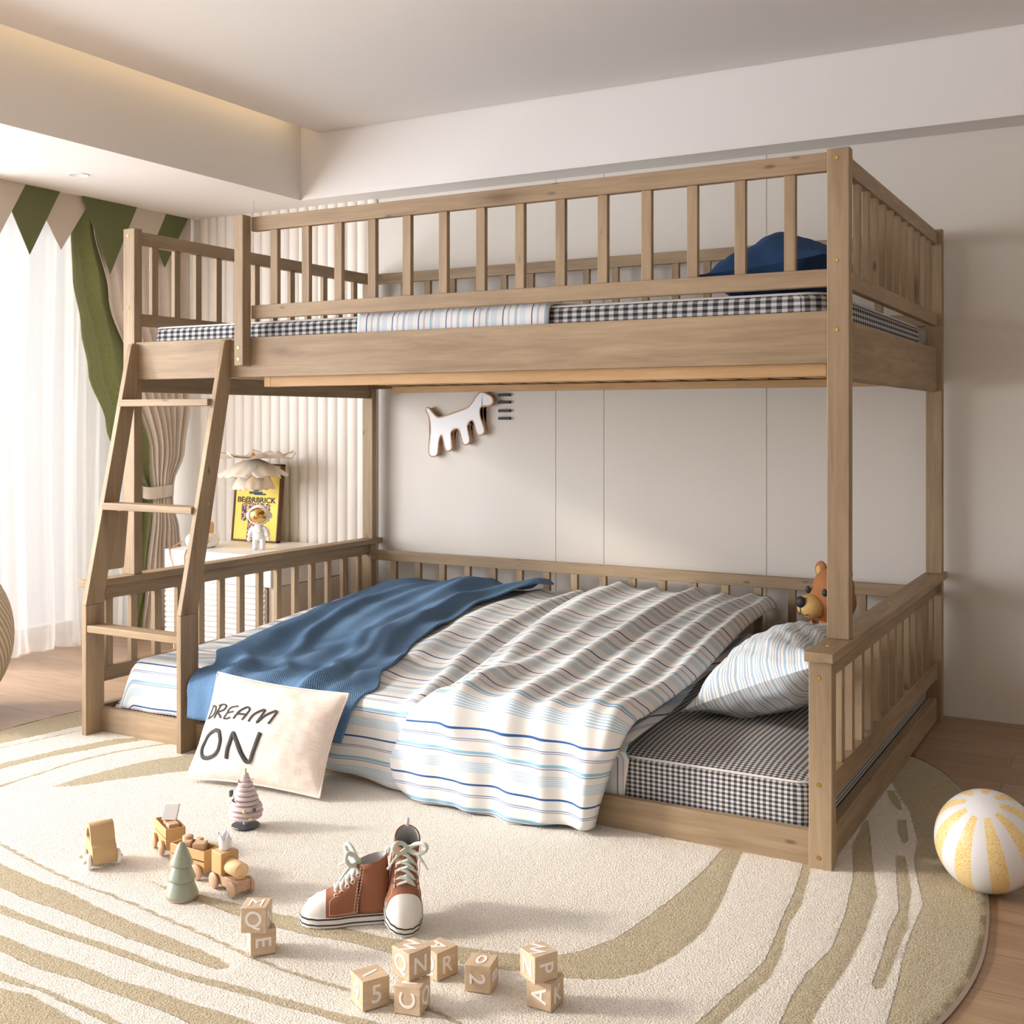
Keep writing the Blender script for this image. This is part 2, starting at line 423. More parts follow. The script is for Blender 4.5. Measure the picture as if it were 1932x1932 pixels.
# ceiling: floating panel, dropped soffits at the left and the back
m = MB(); m.box(-3.192, XR1, YF0, 3.97, CEIL, CEIL+.05)
struct(m.build('ceiling', 'ceiling_paint'))
struct(MB().box(-4.75, XR1+.1, YF0, YW+.1, 2.5, 2.6).build('ceiling_blocker', 'ceiling_paint'))  # unseen slab over everything, added to block sun and sky from above
m = MB().box(-4.05, -3.289, YF0, YW, SOF, 2.5).box(-3.289, -3.285, YF0, 3.966, SOF, SOF+.024)
struct(m.build('trim_2', 'ceiling_paint'))
m = MB().box(-3.289, XR1, 3.974, YW, SOF, 2.5).box(-3.285, XR1, 3.97, 3.974, SOF, SOF+.024)
struct(m.build('trim_3', 'trim_paint'))
# curtain recess lid
struct(MB().box(-4.6, -4.05, YF0, YW, 2.1, 2.15).build('trim_4', 'ceiling_paint'))
# warm LED strip hidden above the edge of the ceiling panel
strip = MB().box(-3.205, -3.197, YF0+.2, 3.9, CEIL+.055, CEIL+.07).build('led_strip', 'led_glow')
tag(strip, 'warm white light strip tucked in the ceiling cove at left', 'light strip')
# downlight
dl = thing('downlight', 'small round white downlight recessed in the lowered ceiling above the bunting', 'ceiling light', (-3.70, 3.123, SOF))
MB().lathe([(.030, -.001), (.036, -.004), (.040, -.002), (.041, 0.0005)], 32).build('trim_ring', 'white_satin', dl, local=True)
MB().lathe([(.0005, -.0005), (.031, -.0008)], 32).build('lens', 'white_matte', dl, local=True)

# ------------------------------------------------------------------ bunk bed
XL, XR = -2.942, -.621      # inner faces of the left posts / outer faces of the right ones
bed = thing('bunk_bed', 'tall weathered brown wooden bunk bed with slatted guard rails on both levels', 'bunk bed', (-1.8, 3.3, 0))
PW = .052
def post(x0, y0, z0, z1, dy, screws=()):
    p = B('post', 'wood_z', bed, x0, x0+PW, y0, y0+dy, z0, z1, .002)
    for (x, z) in screws: screw(p, (x, y0, z), (0, -1, 0))
    return p
scr_mesh = None
def screw(parent, loc, d, r=.0052):
    global scr_mesh
    if scr_mesh is None:
        scr_mesh = MB().lathe([(.0005, .0004), (.0018, .0004), (.0019, .0012), (.0046, .0014), (.0052, .0006), (.0052, -.002)], 20).mesh('screw_cap', 'screw_brass')
    o = bpy.data.objects.new('screw_cap', scr_mesh); COL.objects.link(o); o.parent = parent
    o.matrix_parent_inverse = root_matrix(parent).inverted(); o.location = loc
    o.rotation_euler = V(d).to_track_quat('Z', 'Y').to_euler(); return o
# lower corner posts
for x0 in (XL-PW, XR-PW):
    right = x0 > -1
    p = post(x0, 2.546, 0, .468, .037, ((x0+.022, .432), (x0+.022, .196), (x0+.022, .035)) if right else ())
    if right:
        for z in (.028, .065): screw(p, (XR, 2.573, z), (1, 0, 0))
    post(x0, 4.022, 0, .468, .037)
# upper posts
for x0 in (XL-PW, XR-PW):
    p = post(x0, 2.708, .49, 1.634, .033, ((x0+.022, 1.61), (x0+.022, 1.372), (x0+.022, 1.21 if x0 > -1 else 1.372)))
    if x0 > -1:
        for z in (1.61, 1.335, 1.235, 1.175): screw(p, (XR, 2.733, z), (1, 0, 0))
    post(x0, 4.028, .49, 1.634, .033)
# capped lower side panels
for side, xc in ((0, XL-PW/2), (1, XR-PW/2)):
    c = B('cap_rail', 'wood_y', bed, xc-.032, xc+.032, 2.53, 4.098, .468, .490, .002)
    for y in (2.62, 3.3, 3.95): screw(c, (xc, y, .490), (0, 0, 1))
    a = B('side_rail', 'wood_y', bed, xc-.011, xc+.013 if side else xc+.013, 2.583, 4.022, .424, .468)
    b = B('side_rail', 'wood_y', bed, xc-.011, xc+.013, 2.583, 4.022, .145 if side else .160, .205 if side else .206)
    c = B('side_board', 'wood_y', bed, xc-.011, xc+.015, 2.583, 3.99, .012, .087)
    xs = xc+.013
    for r_, z in ((a, .446), (b, .18)):
        for y in (2.604, 4.0): screw(r_, (xs, y, z), (1, 0, 0), .004)
    for k in range(14):
        y0 = 2.607+.1033*k
        if y0 > 3.99: break
        B('baluster', 'wood_z', bed, xc-.009, xc+.009, y0, y0+.027, .205, .424, .001)
# base boards and low back guard
B('base_board', 'wood_x', bed, XL, XR-PW, 2.562, 2.582, 0, .087)
B('base_board', 'wood_x', bed, XL, XR-PW, 4.03, 4.05, 0, .087)
r_ = B('back_rail', 'wood_x', bed, XL, XR-PW, 4.022, 4.044, .402, .444)
for x in (XL+.03,): screw(r_, (x, 4.022, .423), (0, -1, 0))
B('back_rail', 'wood_x', bed, XL, XR-PW, 4.022, 4.044, .16, .2)
for k in range(18):
    x0 = -2.842+.1218*k
    if x0 > -.70: break
    B('baluster', 'wood_z', bed, x0, x0+.027, 4.024, 4.042, .2, .402, .001)
# upper frame: front
B('top_rail', 'wood_x', bed, -2.441, XR-PW, 2.712, 2.734, 1.583, 1.627)
B('middle_rail', 'wood_x', bed, -2.441, XR-PW, 2.712, 2.734, 1.313, 1.354)
B('front_plank', 'wood_x', bed, XL, XR-PW, 2.712, 2.734, 1.133, 1.256)
for k in range(14):
    x0 = -2.368+.1224*k
    B('baluster', 'wood_z', bed, x0, x0+.0275, 2.717, 2.733, 1.354, 1.583, .001)
g = B('guard_post', 'wood_z', bed, -2.476, -2.441, 2.675, 2.712, 1.167, 1.630, .002)
for z in (1.222, 1.187): screw(g, (-2.459, 2.675, z), (0, -1, 0))
# upper frame: back
B('top_rail', 'wood_x', bed, XL, XR-PW, 4.032, 4.052, 1.583, 1.627)
B('middle_rail', 'wood_x', bed, XL, XR-PW, 4.032, 4.052, 1.313, 1.354)
B('back_plank', 'wood_x', bed, XL, XR-PW, 4.032, 4.052, 1.133, 1.256)
for k in range(18):
    x0 = -2.80+.1224*k
    if x0 > -.7: break
    B('baluster', 'wood_z', bed, x0, x0+.0275, 4.034, 4.050, 1.354, 1.583, .001)
# upper frame: ends
for side, xo in ((0, XL-PW/2+.003), (1, XR-.016)):
    x0, x1 = (xo-.011, xo+.011) if side == 0 else (xo-.022, xo)
    a = B('top_rail', 'wood_y', bed, x0, x1, 2.741, 4.032, 1.583, 1.627)
    b = B('middle_rail', 'wood_y', bed, x0, x1, 2.741, 4.032, 1.313, 1.354)
    if side == 0:
        for r_, z in ((a, 1.605), (b, 1.334)):
            for y in (2.79, 3.985): screw(r_, (x1, y, z), (1, 0, 0), .004)
    B('side_plank', 'wood_y', bed, x0, x1, 2.741, 4.032, 1.093, 1.240, .008 if side else .0015)
    for k in range(12):
        y0 = (2.800 if side == 0 else 2.795)+.1015*k
        if y0 > 4.0: break
        B('baluster', 'wood_z', bed, x0+.003, x1-.003, y0-.0, y0+.027, 1.354, 1.583, .001)
# pine support: ledgers and slats under the upper mattress
for nm, x0, x1, y0, y1 in (('ledger', -2.385, -.68, 2.736, 2.762), ('ledger', -2.82, -.68, 4.0, 4.03)):
    B(nm, 'pine_x', bed, x0, x1, y0, y1, 1.103 if y0 < 3 else 1.115, 1.142, .002)
B('block', 'pine_y', bed, -2.41, -2.385, 2.736, 2.79, 1.103, 1.142)
for k in range(20):
    x0 = -2.80+.11*k
    if x0 > -.72: break
    B('slat', 'pine_y', bed, x0, x0+.06, 2.765, 4.0, 1.144, 1.160, .001)
# lower slats
for k in range(14):
    x0 = -2.85+.16*k
    B('slat', 'pine_y', bed, x0, x0+.07, 2.59, 4.02, .055, .068, 0)

# ------------------------------------------------------------------ ladder
lad = thing('bunk_ladder', 'angled brown wooden ladder with three rungs leaning on the front of the bunk bed', 'ladder', (-2.735, 2.55, 0))
for x0, x1 in ((-2.948, -2.929), (-2.541, -2.523)):
    # lower straight leg
    B('leg', 'wood_z', lad, x0, x1, 2.500, 2.572, 0, .418, .001)
    # upper slanted stringer, profile in YZ
    prof = [(2.500, .4185), (2.572, .4185), (2.575, .45), (2.712+.0, 1.12), (2.712, 1.251), (2.690, 1.251), (2.683, 1.243)]
    mm = Matrix(((0,1,0,0), (1,0,0,0), (0,0,1,0), (0,0,0,1)))
    s_ = MB().prism(prof, x0, x1, mm).build('stringer', 'wood_z', lad, bevel=.0015)
    if x0 > -2.6:
        for (y, z) in ((2.665, 1.075), (2.615, .745)): screw(s_, (x1, y, z), (1, 0, 0), .004)
# hook block behind left stringer and rungs
MB().prism([(2.585, .52), (2.650, .52), (2.655, .526), (2.674, .705), (2.622, .705)], -2.946, -2.931, Matrix(((0,1,0,0), (1,0,0,0), (0,0,1,0), (0,0,0,1)))).build('brace', 'wood_z', lad, bevel=.002)
for (y, z) in ((2.502, .345), (2.560, .726), (2.628, 1.055)):
    B('rung', 'wood_x', lad, -2.929, -2.541, y, y+.058, z-.011, z+.011, .002)

# ------------------------------------------------------------------ mattresses
def mattress(name, mat, x0, x1, y0, y1, z0, z1, label, r=.035, top=.0, piping=True):
    t = thing(name, label, 'mattress', ((x0+x1)/2, (y0+y1)/2, z0))
    m = MB(); m.box(x0, x1, y0, y1, z0, z1)
    # superellipse section swept: build as grid of rounded box with uv in metres
    m = MB(); nz = 10; per = []
    cr = .06
    def ring(z, inset):
        pts = []; a, b, c, d = x0+inset, x1-inset, y0+inset, y1-inset; rr = max(.005, cr-inset)
        L = []
        nseg = 60
        for (cx, cy, a0) in ((b-rr, c+rr, -90), (b-rr, d-rr, 0), (a+rr, d-rr, 90), (a+rr, c+rr, 180)):
            for k in range(7): an = (a0+15*k)*PI/180; L.append((cx+rr*math.cos(an), cy+rr*math.sin(an)))
        # resample straight sides
        out = []
        for i, p in enumerate(L):
            q = L[(i+1) % len(L)]; d_ = math.hypot(q[0]-p[0], q[1]-p[1]); n_ = max(1, int(d_/.03))
            for k in range(n_): out.append((lerp(p[0], q[0], k/n_), lerp(p[1], q[1], k/n_)))
        return out
    base = ring(0, 0); cx, cy = (x0+x1)/2, (y0+y1)/2; n = len(base)
    prof = [(0, .0), (-.004, .012), (-.006, .5), (-.004, .93), (.004, .985), (.010, 1.0)]
    s = [0]
    for i in range(n): s.append(s[-1]+math.hypot(base[(i+1) % n][0]-base[i][0], base[(i+1) % n][1]-base[i][1]))
    rows = []; UVs = []
    h = z1-z0
    for (off, t_) in prof:
        row = []; uvr = []
        for i, (x, y) in enumerate(base+[base[0]]):
            d_ = V((x-cx, y-cy, 0)); sx = (abs(d_.x)-off)/max(1e-6, abs(d_.x)) if abs(d_.x) > (x1-x0)/2-cr else 1; sy = (abs(d_.y)-off)/max(1e-6, abs(d_.y)) if abs(d_.y) > (y1-y0)/2-cr else 1
            wob = .003*noise.noise(V((x*6, y*6, t_*2)))
            row.append(V((cx+d_.x*sx, cy+d_.y*sy+wob, z0+h*t_)))
            uvr.append((s[i], t_*h))
        rows.append(row); UVs.append(uvr)
    m.grid(rows, UVs, flip=False)
    m.build('side_panel', mat, t)
    m2 = MB(); nx, ny = 50, 34; P = []; U_ = []
    for i in range(nx+1):
        r_ = []; q_ = []
        for j in range(ny+1):
            u, v = i/nx, j/ny; x = lerp(x0+.004, x1-.004, u); y = lerp(y0+.004, y1-.004, v)
            # clip the corners
            ex, ey = min(x-x0, x1-x), min(y-y0, y1-y)
            if ex < cr and ey < cr:
                dx, dy = cr-ex, cr-ey; dd = math.hypot(dx, dy)
                mx = max(dx, dy)
                if mx > 0: k = mx/dd*1.0; x += (1-k)*dx*(1 if x < cx else -1); y += (1-k)*dy*(1 if y < cy else -1)
            e = min(ex, ey); z = z1+top*(1-math.exp(-e/.12))+.004*noise.noise(V((x*5, y*5, 1)))*min(1, e/.05)
            r_.append(V((x, y, z))); q_.append((x, y))
        P.append(r_); U_.append(q_)
    m2.grid(P, U_); m2.build('top_panel', mat, t)
    if piping:
        L = [V((x, y, z1)) for x, y in base]
        pip = MB().tube(L, .003, 6, closed=True); pip.uv = [[(.007*0, .0)]*len(f) for f in pip.f]
        pip.build('piping', 'white_matte' if name == 'x' else mat, t)
    return t
mattress('mattress', 'gingham_small', -2.865, -.666, 2.600, 4.015, .069, .178, 'thick mattress in fine black and white gingham on the lower bunk under the striped duvet', top=.03)
mattress('mattress', 'gingham_large', -2.925, -.690, 2.764, 4.015, 1.161, 1.305, 'mattress in bold black and white gingham on the upper bunk', top=.015)

# ------------------------------------------------------------------ striped blanket over the upper mattress
m = MB(); P = []; U_ = []
for i in range(61):
    x = lerp(-2.055, -1.421, i/60); row = []; q = []; s = 0; last = None
    for (y, z) in [(2.744, 1.20), (2.743, 1.24), (2.744, 1.28), (2.747, 1.300), (2.757, 1.314), (2.78, 1.320)]+[(2.8+.1*k, 1.325+.006*math.sin(k*1.3+x*5)) for k in range(12)]:
        p = V((x+.006*math.sin(y*9), y-.001+.002*math.sin(x*31)*(1 if y < 2.78 else 0), z+.002*math.sin(x*23+y*4)))
        if last is not None: s += (p-last).length
        last = p; row.append(p); q.append((x, s))
    P.append(row); U_.append(q)
m.grid(P, U_)
bl = m.build('folded_blanket', 'blanket_stripes', solid=.006)
tag(bl, 'white and blue striped blanket folded across the middle of the upper mattress', 'blanket')

# ------------------------------------------------------------------ duvet on the lower bunk
XA, XB = -2.885, -1.10
def ridge(x, c, wL, wR, h):
    d = x-c
    return h*math.exp(-(d/(wL if d < 0 else wR))**2)
FOLDS = [  # [(y, x) centre line], left width, right width, height
    ([(2.5, -1.70), (2.95, -1.845), (3.4, -1.925), (4.0, -1.94)], .035, .05, .022),
    ([(2.5, -1.98), (3.0, -2.02), (3.6, -2.10)], .05, .06, .014),
    ([(2.5, -2.25), (3.2, -2.3), (4, -2.42)], .07, .07, .012),
    ([(2.5, -2.55), (3.2, -2.6), (4, -2.7)], .08, .06, .010)]
FOLDS2 = [
    ([(2.45, -1.52), (2.94, -1.66), (3.34, -1.735), (4.04, -1.77)], .04, .06, .020),
    ([(2.45, -1.40), (3.0, -1.455), (3.9, -1.47)], .045, .05, .026),
    ([(2.45, -1.30), (3.0, -1.36), (3.9, -1.36)], .03, .04, .014),
    ([(2.45, -1.18), (2.9, -1.235), (3.4, -1.275), (3.9, -1.26)], .04, .05, .024),
    ([(2.6, -1.58), (3.2, -1.585), (3.9, -1.62)], .035, .04, .014),
    ([(2.6, -1.14), (3.2, -1.17), (3.9, -1.19)], .03, .03, .016)]
def fold(x, y, F):
    s = 0
    for cl, a, b, h in F:
        amp = .92+.3*noise.noise(V((y*1.3, h*300, 0)))
        s += ridge(x+.012*noise.noise(V((y*5, h*99, 3))), interp(cl, y), a*.8, b*.8, h*amp*1.1)
    return s
def duvet_surface(name, parent, mat, xl, xr, base, F, hem, yfront, lift, nx=150, edge=(.03, .03), vshift=0):
    """xl(s), xr(s): edges in X for arc position; base(x,y): top height; hem(x): lowest z; yfront(x): plane it hangs in"""
    P = []; U_ = []
    ny = 110
    for i in range(nx+1):
        u = i/nx; row = []; q = []; 
        # arc from back (y=4.0) to the bend, then down to the hem
        xm = lerp(xl(3, .3), xr(3, .3), u)
        yf = yfront(xm); zt = base(xm, yf+.05); hm = hem(xm); R = .05
        Ltop = 4.005-(yf+R); Larc = R*PI/2; Lv = max(.001, (zt-R)-hm); L = Ltop+Larc+Lv
        for j in range(ny+1):
            s = L*j/ny
            if s < Ltop: y = 4.005-s; z = None; hang = 0
            elif s < Ltop+Larc:
                a = (s-Ltop)/R; y = yf+R-R*math.sin(a); z = zt-R+R*math.cos(a); hang = (s-Ltop)/Larc
            else: y = yf; z = zt-R-(s-Ltop-Larc); hang = 1
            zz = z if z is not None else base(xm, y)
            x = lerp(xl(y, zz), xr(y, zz), u)
            if z is None: z = base(x, y)
            f = fold(x, y if hang == 0 else 2.6-(.6*(zt-z)), F)
            e = min((x-xl(y, zz))/edge[0], (xr(y, zz)-x)/edge[1], 1.0); e = max(0, e)
            rnd = math.sqrt(max(0, 1-(1-e)**2))
            f = (f+lift)*rnd+.003*noise.noise(V((x*7, s*3, 5)))+.006*noise.noise(V((x*2.6, s*1.6, 9)))
            if hang == 0: pos = V((x, y, z+f))
            else:
                nrm = V((0, -math.sin(hang*PI/2), math.cos(hang*PI/2)))
                pos = V((x, y, z))+nrm*f
                if hang == 1: pos.y -= (.010*math.sin(x*17+s*3)+.008*math.sin(x*41))*min(1, (zt-R-z)/.08)*(.2+.8*HANGOUT(x))+.10*max(0, (zt-R-z))*HANGOUT(x)
            row.append(pos); q.append((x+.02*math.sin(s*3), (s*.68 if s < Ltop else Ltop*.68+(s-Ltop))+vshift+.010*noise.noise(V((x*1.2, s*1.2, 2)))-.06*(x+1.5)*(0 if s > Ltop else 1-s/Ltop)))
        P.append(row); U_.append(q)
    return MB().grid(P, U_).build(name, mat, parent, solid=.007, local=False)
def HANGOUT(x): return sstep(-1.95, -1.5, x)
duv = thing('striped_duvet', 'white duvet with blue stripes spread over the lower bunk and hanging down its front', 'duvet', (-1.9, 3.2, .2))
def base1(x, y):
    z = .243+.055*sstep(2.8, 3.9, y)+.030*math.sin((x+2.9)*2.0)*sstep(2.7, 3.3, y)
    # left side slips over the mattress end
    z -= .14*sstep(-2.80, -2.895, x)**1.5 if x < -2.80 else 0
    return z
def hem1(x): return sinterp([(-2.9, .088), (-2.35, .092), (-2.1, .06), (-1.98, .040), (-1.75, .018), (-1.55, .03), (-1.0, .10)], x)
def yf1(x): return sinterp([(-2.9, 2.586), (-2.30, 2.584), (-2.10, 2.530), (-1.5, 2.53), (-1.0, 2.55)], x)
duvet_surface('lower_layer', duv, 'duvet_stripes', lambda y, z: -2.893+.02*math.sin(y*4), lambda y, z: -1.30, base1, FOLDS, hem1, yf1, .0, edge=(.02, .03))
# folded-over layer
def xl2(y, z):
    top = interp([(2.5, -1.63), (2.56, -1.655), (3.03, -1.76), (3.6, -1.83), (4.0, -1.87)], y)
    if y < 2.60: top = sinterp([(0, -1.735), (.02, -1.765), (.09, -1.785), (.195, -1.75), (.30, -1.665)], z)
    return top
def xr2(y, z):
    if y < 2.60: return interp([(0, -1.18), (.08, -1.165), (.169, -1.14), (.27, -1.095), (.32, -1.085)], z)
    return interp([(2.5, -1.085), (3.04, -1.115), (3.4, -1.14), (4.0, -1.17)], y)
def base2(x, y): return base1(-1.4+.2*(x+1.4), y)+.030+.012*sstep(2.9, 3.6, y)
def hem2(x): return sinterp([(-1.79, .04), (-1.66, .016), (-1.5, .020), (-1.35, .012), (-1.18, .024)], x)
def yf2(x): return sinterp([(-1.8, 2.535), (-1.6, 2.515), (-1.1, 2.53)], x)
duvet_surface('folded_layer', duv, 'duvet_stripes', xl2, xr2, base2, FOLDS2, hem2, yf2, .018, edge=(.035, .04), vshift=.04)
# underside flap showing between the duvet and the sheet
P = []; U_ = []
for i in range(25):
    u = i/24; row = []; q = []
    for j in range(61):
        s = j/60*1.62
        if s < 1.42:
            y = 4.0-s; z = .222+.01*sstep(3, 4, y)+.005*math.sin(y*9+u*3)
        elif s < 1.42+.03*PI/2:
            a = (s-1.42)/.03; y = 2.58-.03*math.sin(a)+.0; z = .192+.03*math.cos(a)
        else: y = 2.550+.03; z = .192-(s-1.42-.047); 
        if s >= 1.42: y += .012*0
        xr_ = interp([(0, -1.135), (.1, -1.13), (.2, -1.115)], z) if s > 1.42 else interp([(2.56, -1.115), (2.76, -1.13), (3.06, -1.165), (3.3, -1.2), (4, -1.25)], y)
        x = lerp(xr_-.12, xr_, u)
        row.append(V((x, y+(0 if s < 1.42 else .0), z+.006*math.sin(u*9)*(s < 1.42)-(.012*sstep(.85, 1, u) if s < 1.42 else 0)))); q.append((x*1.0+(.1), s))
    P.append(row); U_.append(q)
MB().grid(P, U_).build('turned_under_flap', 'flap_stripes', duv, solid=.004)

# ------------------------------------------------------------------ blue throw
P = []; U_ = []
def txl(s): return sinterp([(0, -2.83), (.5, -2.76), (.9, -2.72), (1.2, -2.64), (1.40, -2.51), (1.62, -2.48)], s)
def txr(s): return sinterp([(0, -2.05), (.12, -2.10), (.4, -2.155), (.85, -2.10), (1.2, -1.99), (1.40, -1.90), (1.62, -1.93)], s)
for i in range(141):
    u = i/140; row = []; q = []
    for j in range(131):
        s = 1.555*j/130; L = 1.41
        x = lerp(txl(s), txr(s), u)
        b = base1(x, max(2.64, 4.0-s))
        # folds run along the throw, fanning out towards the front
        c = u+.05*math.sin(s*3.1)+.03*noise.noise(V((u*3, s*2, 4)))
        f = 0
        for (c0, wd, h) in ((.05, .05, .010), (.22, .07, .020), (.40, .05, .026), (.52, .06, .018), (.66, .05, .034), (.78, .04, .022), (.90, .05, .032)):
            cc = c0+.06*math.sin(s*2.2+c0*9)
            f += h*math.exp(-((c-cc)/wd)**2)*(.55+.45*math.sin(s*3.3+c0*14))
        f += .012*noise.noise(V((x*9, s*6, 7)))+.012+.018*math.exp(-((s-.15)/.15)**2)*math.sin(u*8)**2
        f = max(.006, f)+max(0, fold(x, max(2.6, 4-s), FOLDS))
        if s < L: y = 4.0-s; pos = V((x, y, b+f))
        elif s < L+.05*PI/2:
            a = (s-L)/.05; nrm = V((0, -math.sin(a), math.cos(a))); pos = V((x, 2.590-.075*math.sin(a)+0, b-.05+.05*math.cos(a)))+nrm*f
        else:
            pos = V((x, 2.515-f-.02*(s-L-.078)/.1, b-.05-(s-L-.078)))
        row.append(pos); q.append((u*.72, s))
    P.append(row); U_.append(q)
th = MB().grid(P, U_).build('blue_throw', 'throw_weave', solid=.006)
tag(th, 'rumpled blue waffle knit throw lying across the striped duvet', 'throw')

# ------------------------------------------------------------------ pillows
def pillow_mesh(c00, c10, c11, c01, thick, n=44, pinch=.05, wr=.006, seed=0, pw=.62):
    """corners as a quad (u to the right, v up); returns front and back surfaces with the same uv map and a height function"""
    c00, c10, c11, c01 = map(V, (c00, c10, c11, c01))
    wid = ((c10-c00).length+(c11-c01).length)/2; hei = ((c01-c00).length+(c11-c10).length)/2
    nrm = (c10-c00).cross(c01-c00).normalized()
    def pt(u, v, side=1):
        p = c00*(1-u)*(1-v)+c10*u*(1-v)+c11*u*v+c01*(1-u)*v
        ctr = (c00+c10+c11+c01)/4
        # sides draw in between the corners
        pu = pinch*math.sin(PI*v)*(2*u-1)*abs(2*u-1)**1.5; pv = pinch*math.sin(PI*u)*(2*v-1)*abs(2*v-1)**1.5
        p = p-(c10-c00)*pu*1.0-(c01-c00)*pv
        prof = max(0, (math.sin(PI*u))*(math.sin(PI*v)))**pw
        h = thick/2*prof
        e = min(u, 1-u, v, 1-v)
        w = wr*noise.noise(V((u*5+seed, v*5, side*3)))+wr*.6*noise.noise(V((u*13+seed, v*13, side)))
        # puckers fanning from the seam
        w += wr*.9*math.sin((u*17+v*3)+seed)*math.exp(-min(v, 1-v)/.12)+wr*.9*math.sin((v*17+u*3)+seed)*math.exp(-min(u, 1-u)/.12)
        return p+nrm*side*(h+w*min(1, e/.06))
    return pt, wid, hei, nrm
def pillow(name, mat, root, quad, thick, uvrot=False, piping=None, n=44, **k):
    pt, wid, hei, nrm = pillow_mesh(*quad, thick, n, **k); m = MB()
    for side in (1, -1):
        P = []; U_ = []
        for i in range(n+1):
            P.append([pt(i/n, j/n, side) for j in range(n+1)]); U_.append([((i/n*wid, j/n*hei) if not uvrot else (j/n*hei, i/n*wid)) for j in range(n+1)])
        m.grid(P, U_, flip=(side < 0))
    o = m.build(name, mat, root)
    if piping:
        L = [pt(i/n, 0) for i in range(n)]+[pt(1, i/n) for i in range(n)]+[pt(1-i/n, 1) for i in range(n)]+[pt(0, 1-i/n) for i in range(n)]
        MB().tube(L, .0028, 6, closed=True).build('piping', piping, o if root is None else root)
    return o, pt
# striped pillow leaning on the right end of the lower bunk
p_, _ = pillow('striped_pillow', 'pillow_stripes', None, ((-1.10, 2.87, .230), (-1.07, 3.40, .235), (-.70, 3.38, .41), (-.73, 2.80, .40)), .215, wr=.010, seed=3, pinch=.09, uvrot=True, pw=.5)
tag(p_, 'plump white pillow with narrow blue stripes leaning at the head of the lower bunk', 'pillow')
p_, _ = pillow('blue_pillow', 'navy_cotton', None, ((-1.09, 2.92, 1.385), (-1.07, 3.40, 1.385), (-.73, 3.40, 1.43), (-.73, 2.92, 1.42)), .215, wr=.010, seed=9, pinch=.06, pw=.72)
tag(p_, 'dark blue pillow lying at the right end of the upper bunk', 'pillow')

# DREAM ON cushion
cush = thing('lettered_cushion', 'off-white linen cushion lettered DREAM ON, propped against the lower bunk on the rug', 'cushion', (-2.1, 2.34, .012))
quad = ((-2.318, 2.318, .022), (-1.893, 2.362, .022), (-1.885, 2.475, .268), (-2.352, 2.475, .276))
_, cpt = pillow('cover', 'cushion_linen', cush, quad, .14, piping='cushion_linen', wr=.0035, seed=1, pinch=.03, pw=.52)
# hand-lettered strokes, in cushion fractions measured across the front
def stroke(name, pts, w, closed=False):
    pts = [V((p[0], p[1], 0)) for p in pts]; n = len(pts); out = []
    def cr(p0, p1, p2, p3, t): return .5*((2*p1)+(-p0+p2)*t+(2*p0-5*p1+4*p2-p3)*t*t+(-p0+3*p1-3*p2+p3)*t**3)
    rng = n if closed else n-1
    for i in range(rng):
        g = (lambda j: pts[j % n]) if closed else (lambda j: pts[min(max(j, 0), n-1)])
        for k in range(6): out.append(cr(g(i-1), g(i), g(i+1), g(i+2), k/6))
    if not closed: out.append(pts[-1])
    P = [cpt(p.x*.98+.045, p.y, 1)+CN*.0022 for p in out]
    return P, w
CN = (V(quad[1])-V(quad[0])).cross(V(quad[3])-V(quad[0])).normalized()
if CN.y > 0: CN = -CN
STROKES=[('D',[(0.053,0.652),(0.046,0.599),(0.032,0.53)],0.0012,0),('D',[(0.034,0.646),(0.069,0.646),(0.091,0.608),(0.084,0.564),(0.051,0.534),(0.017,0.525)],0.0013,0),('R',[(0.129,0.655),(0.117,0.594),(0.101,0.526)],0.0015,0),('R',[(0.107,0.651),(0.15,0.667),(0.184,0.654),(0.176,0.615),(0.127,0.584),(0.155,0.554),(0.169,0.533)],0.0015,0),('E',[(0.295,0.661),(0.261,0.655),(0.226,0.636),(0.213,0.584),(0.201,0.534),(0.23,0.533),(0.259,0.547)],0.0014,0),('E',[(0.214,0.586),(0.241,0.597),(0.271,0.604)],0.0014,0),('A',[(0.293,0.534),(0.318,0.604),(0.355,0.653),(0.377,0.665),(0.395,0.642),(0.382,0.597),(0.364,0.535)],0.0016,0),('A',[(0.31,0.583),(0.344,0.59),(0.379,0.592)],0.0015,0),('M',[(0.417,0.53),(0.436,0.598),(0.49,0.657),(0.51,0.657),(0.5,0.61),(0.481,0.532),(0.521,0.603),(0.582,0.666),(0.597,0.658),(0.584,0.598),(0.567,0.538)],0.0018,0),('O',[(0.144,0.414),(0.097,0.371),(0.063,0.298),(0.056,0.23),(0.078,0.177),(0.127,0.168),(0.185,0.198),(0.22,0.262),(0.223,0.339),(0.201,0.401),(0.171,0.416)],0.0034,1),('N',[(0.295,0.174),(0.304,0.279),(0.315,0.38),(0.327,0.402),(0.356,0.355),(0.416,0.234),(0.45,0.182),(0.475,0.179),(0.49,0.22),(0.509,0.319),(0.529,0.447)],0.0038,0)]
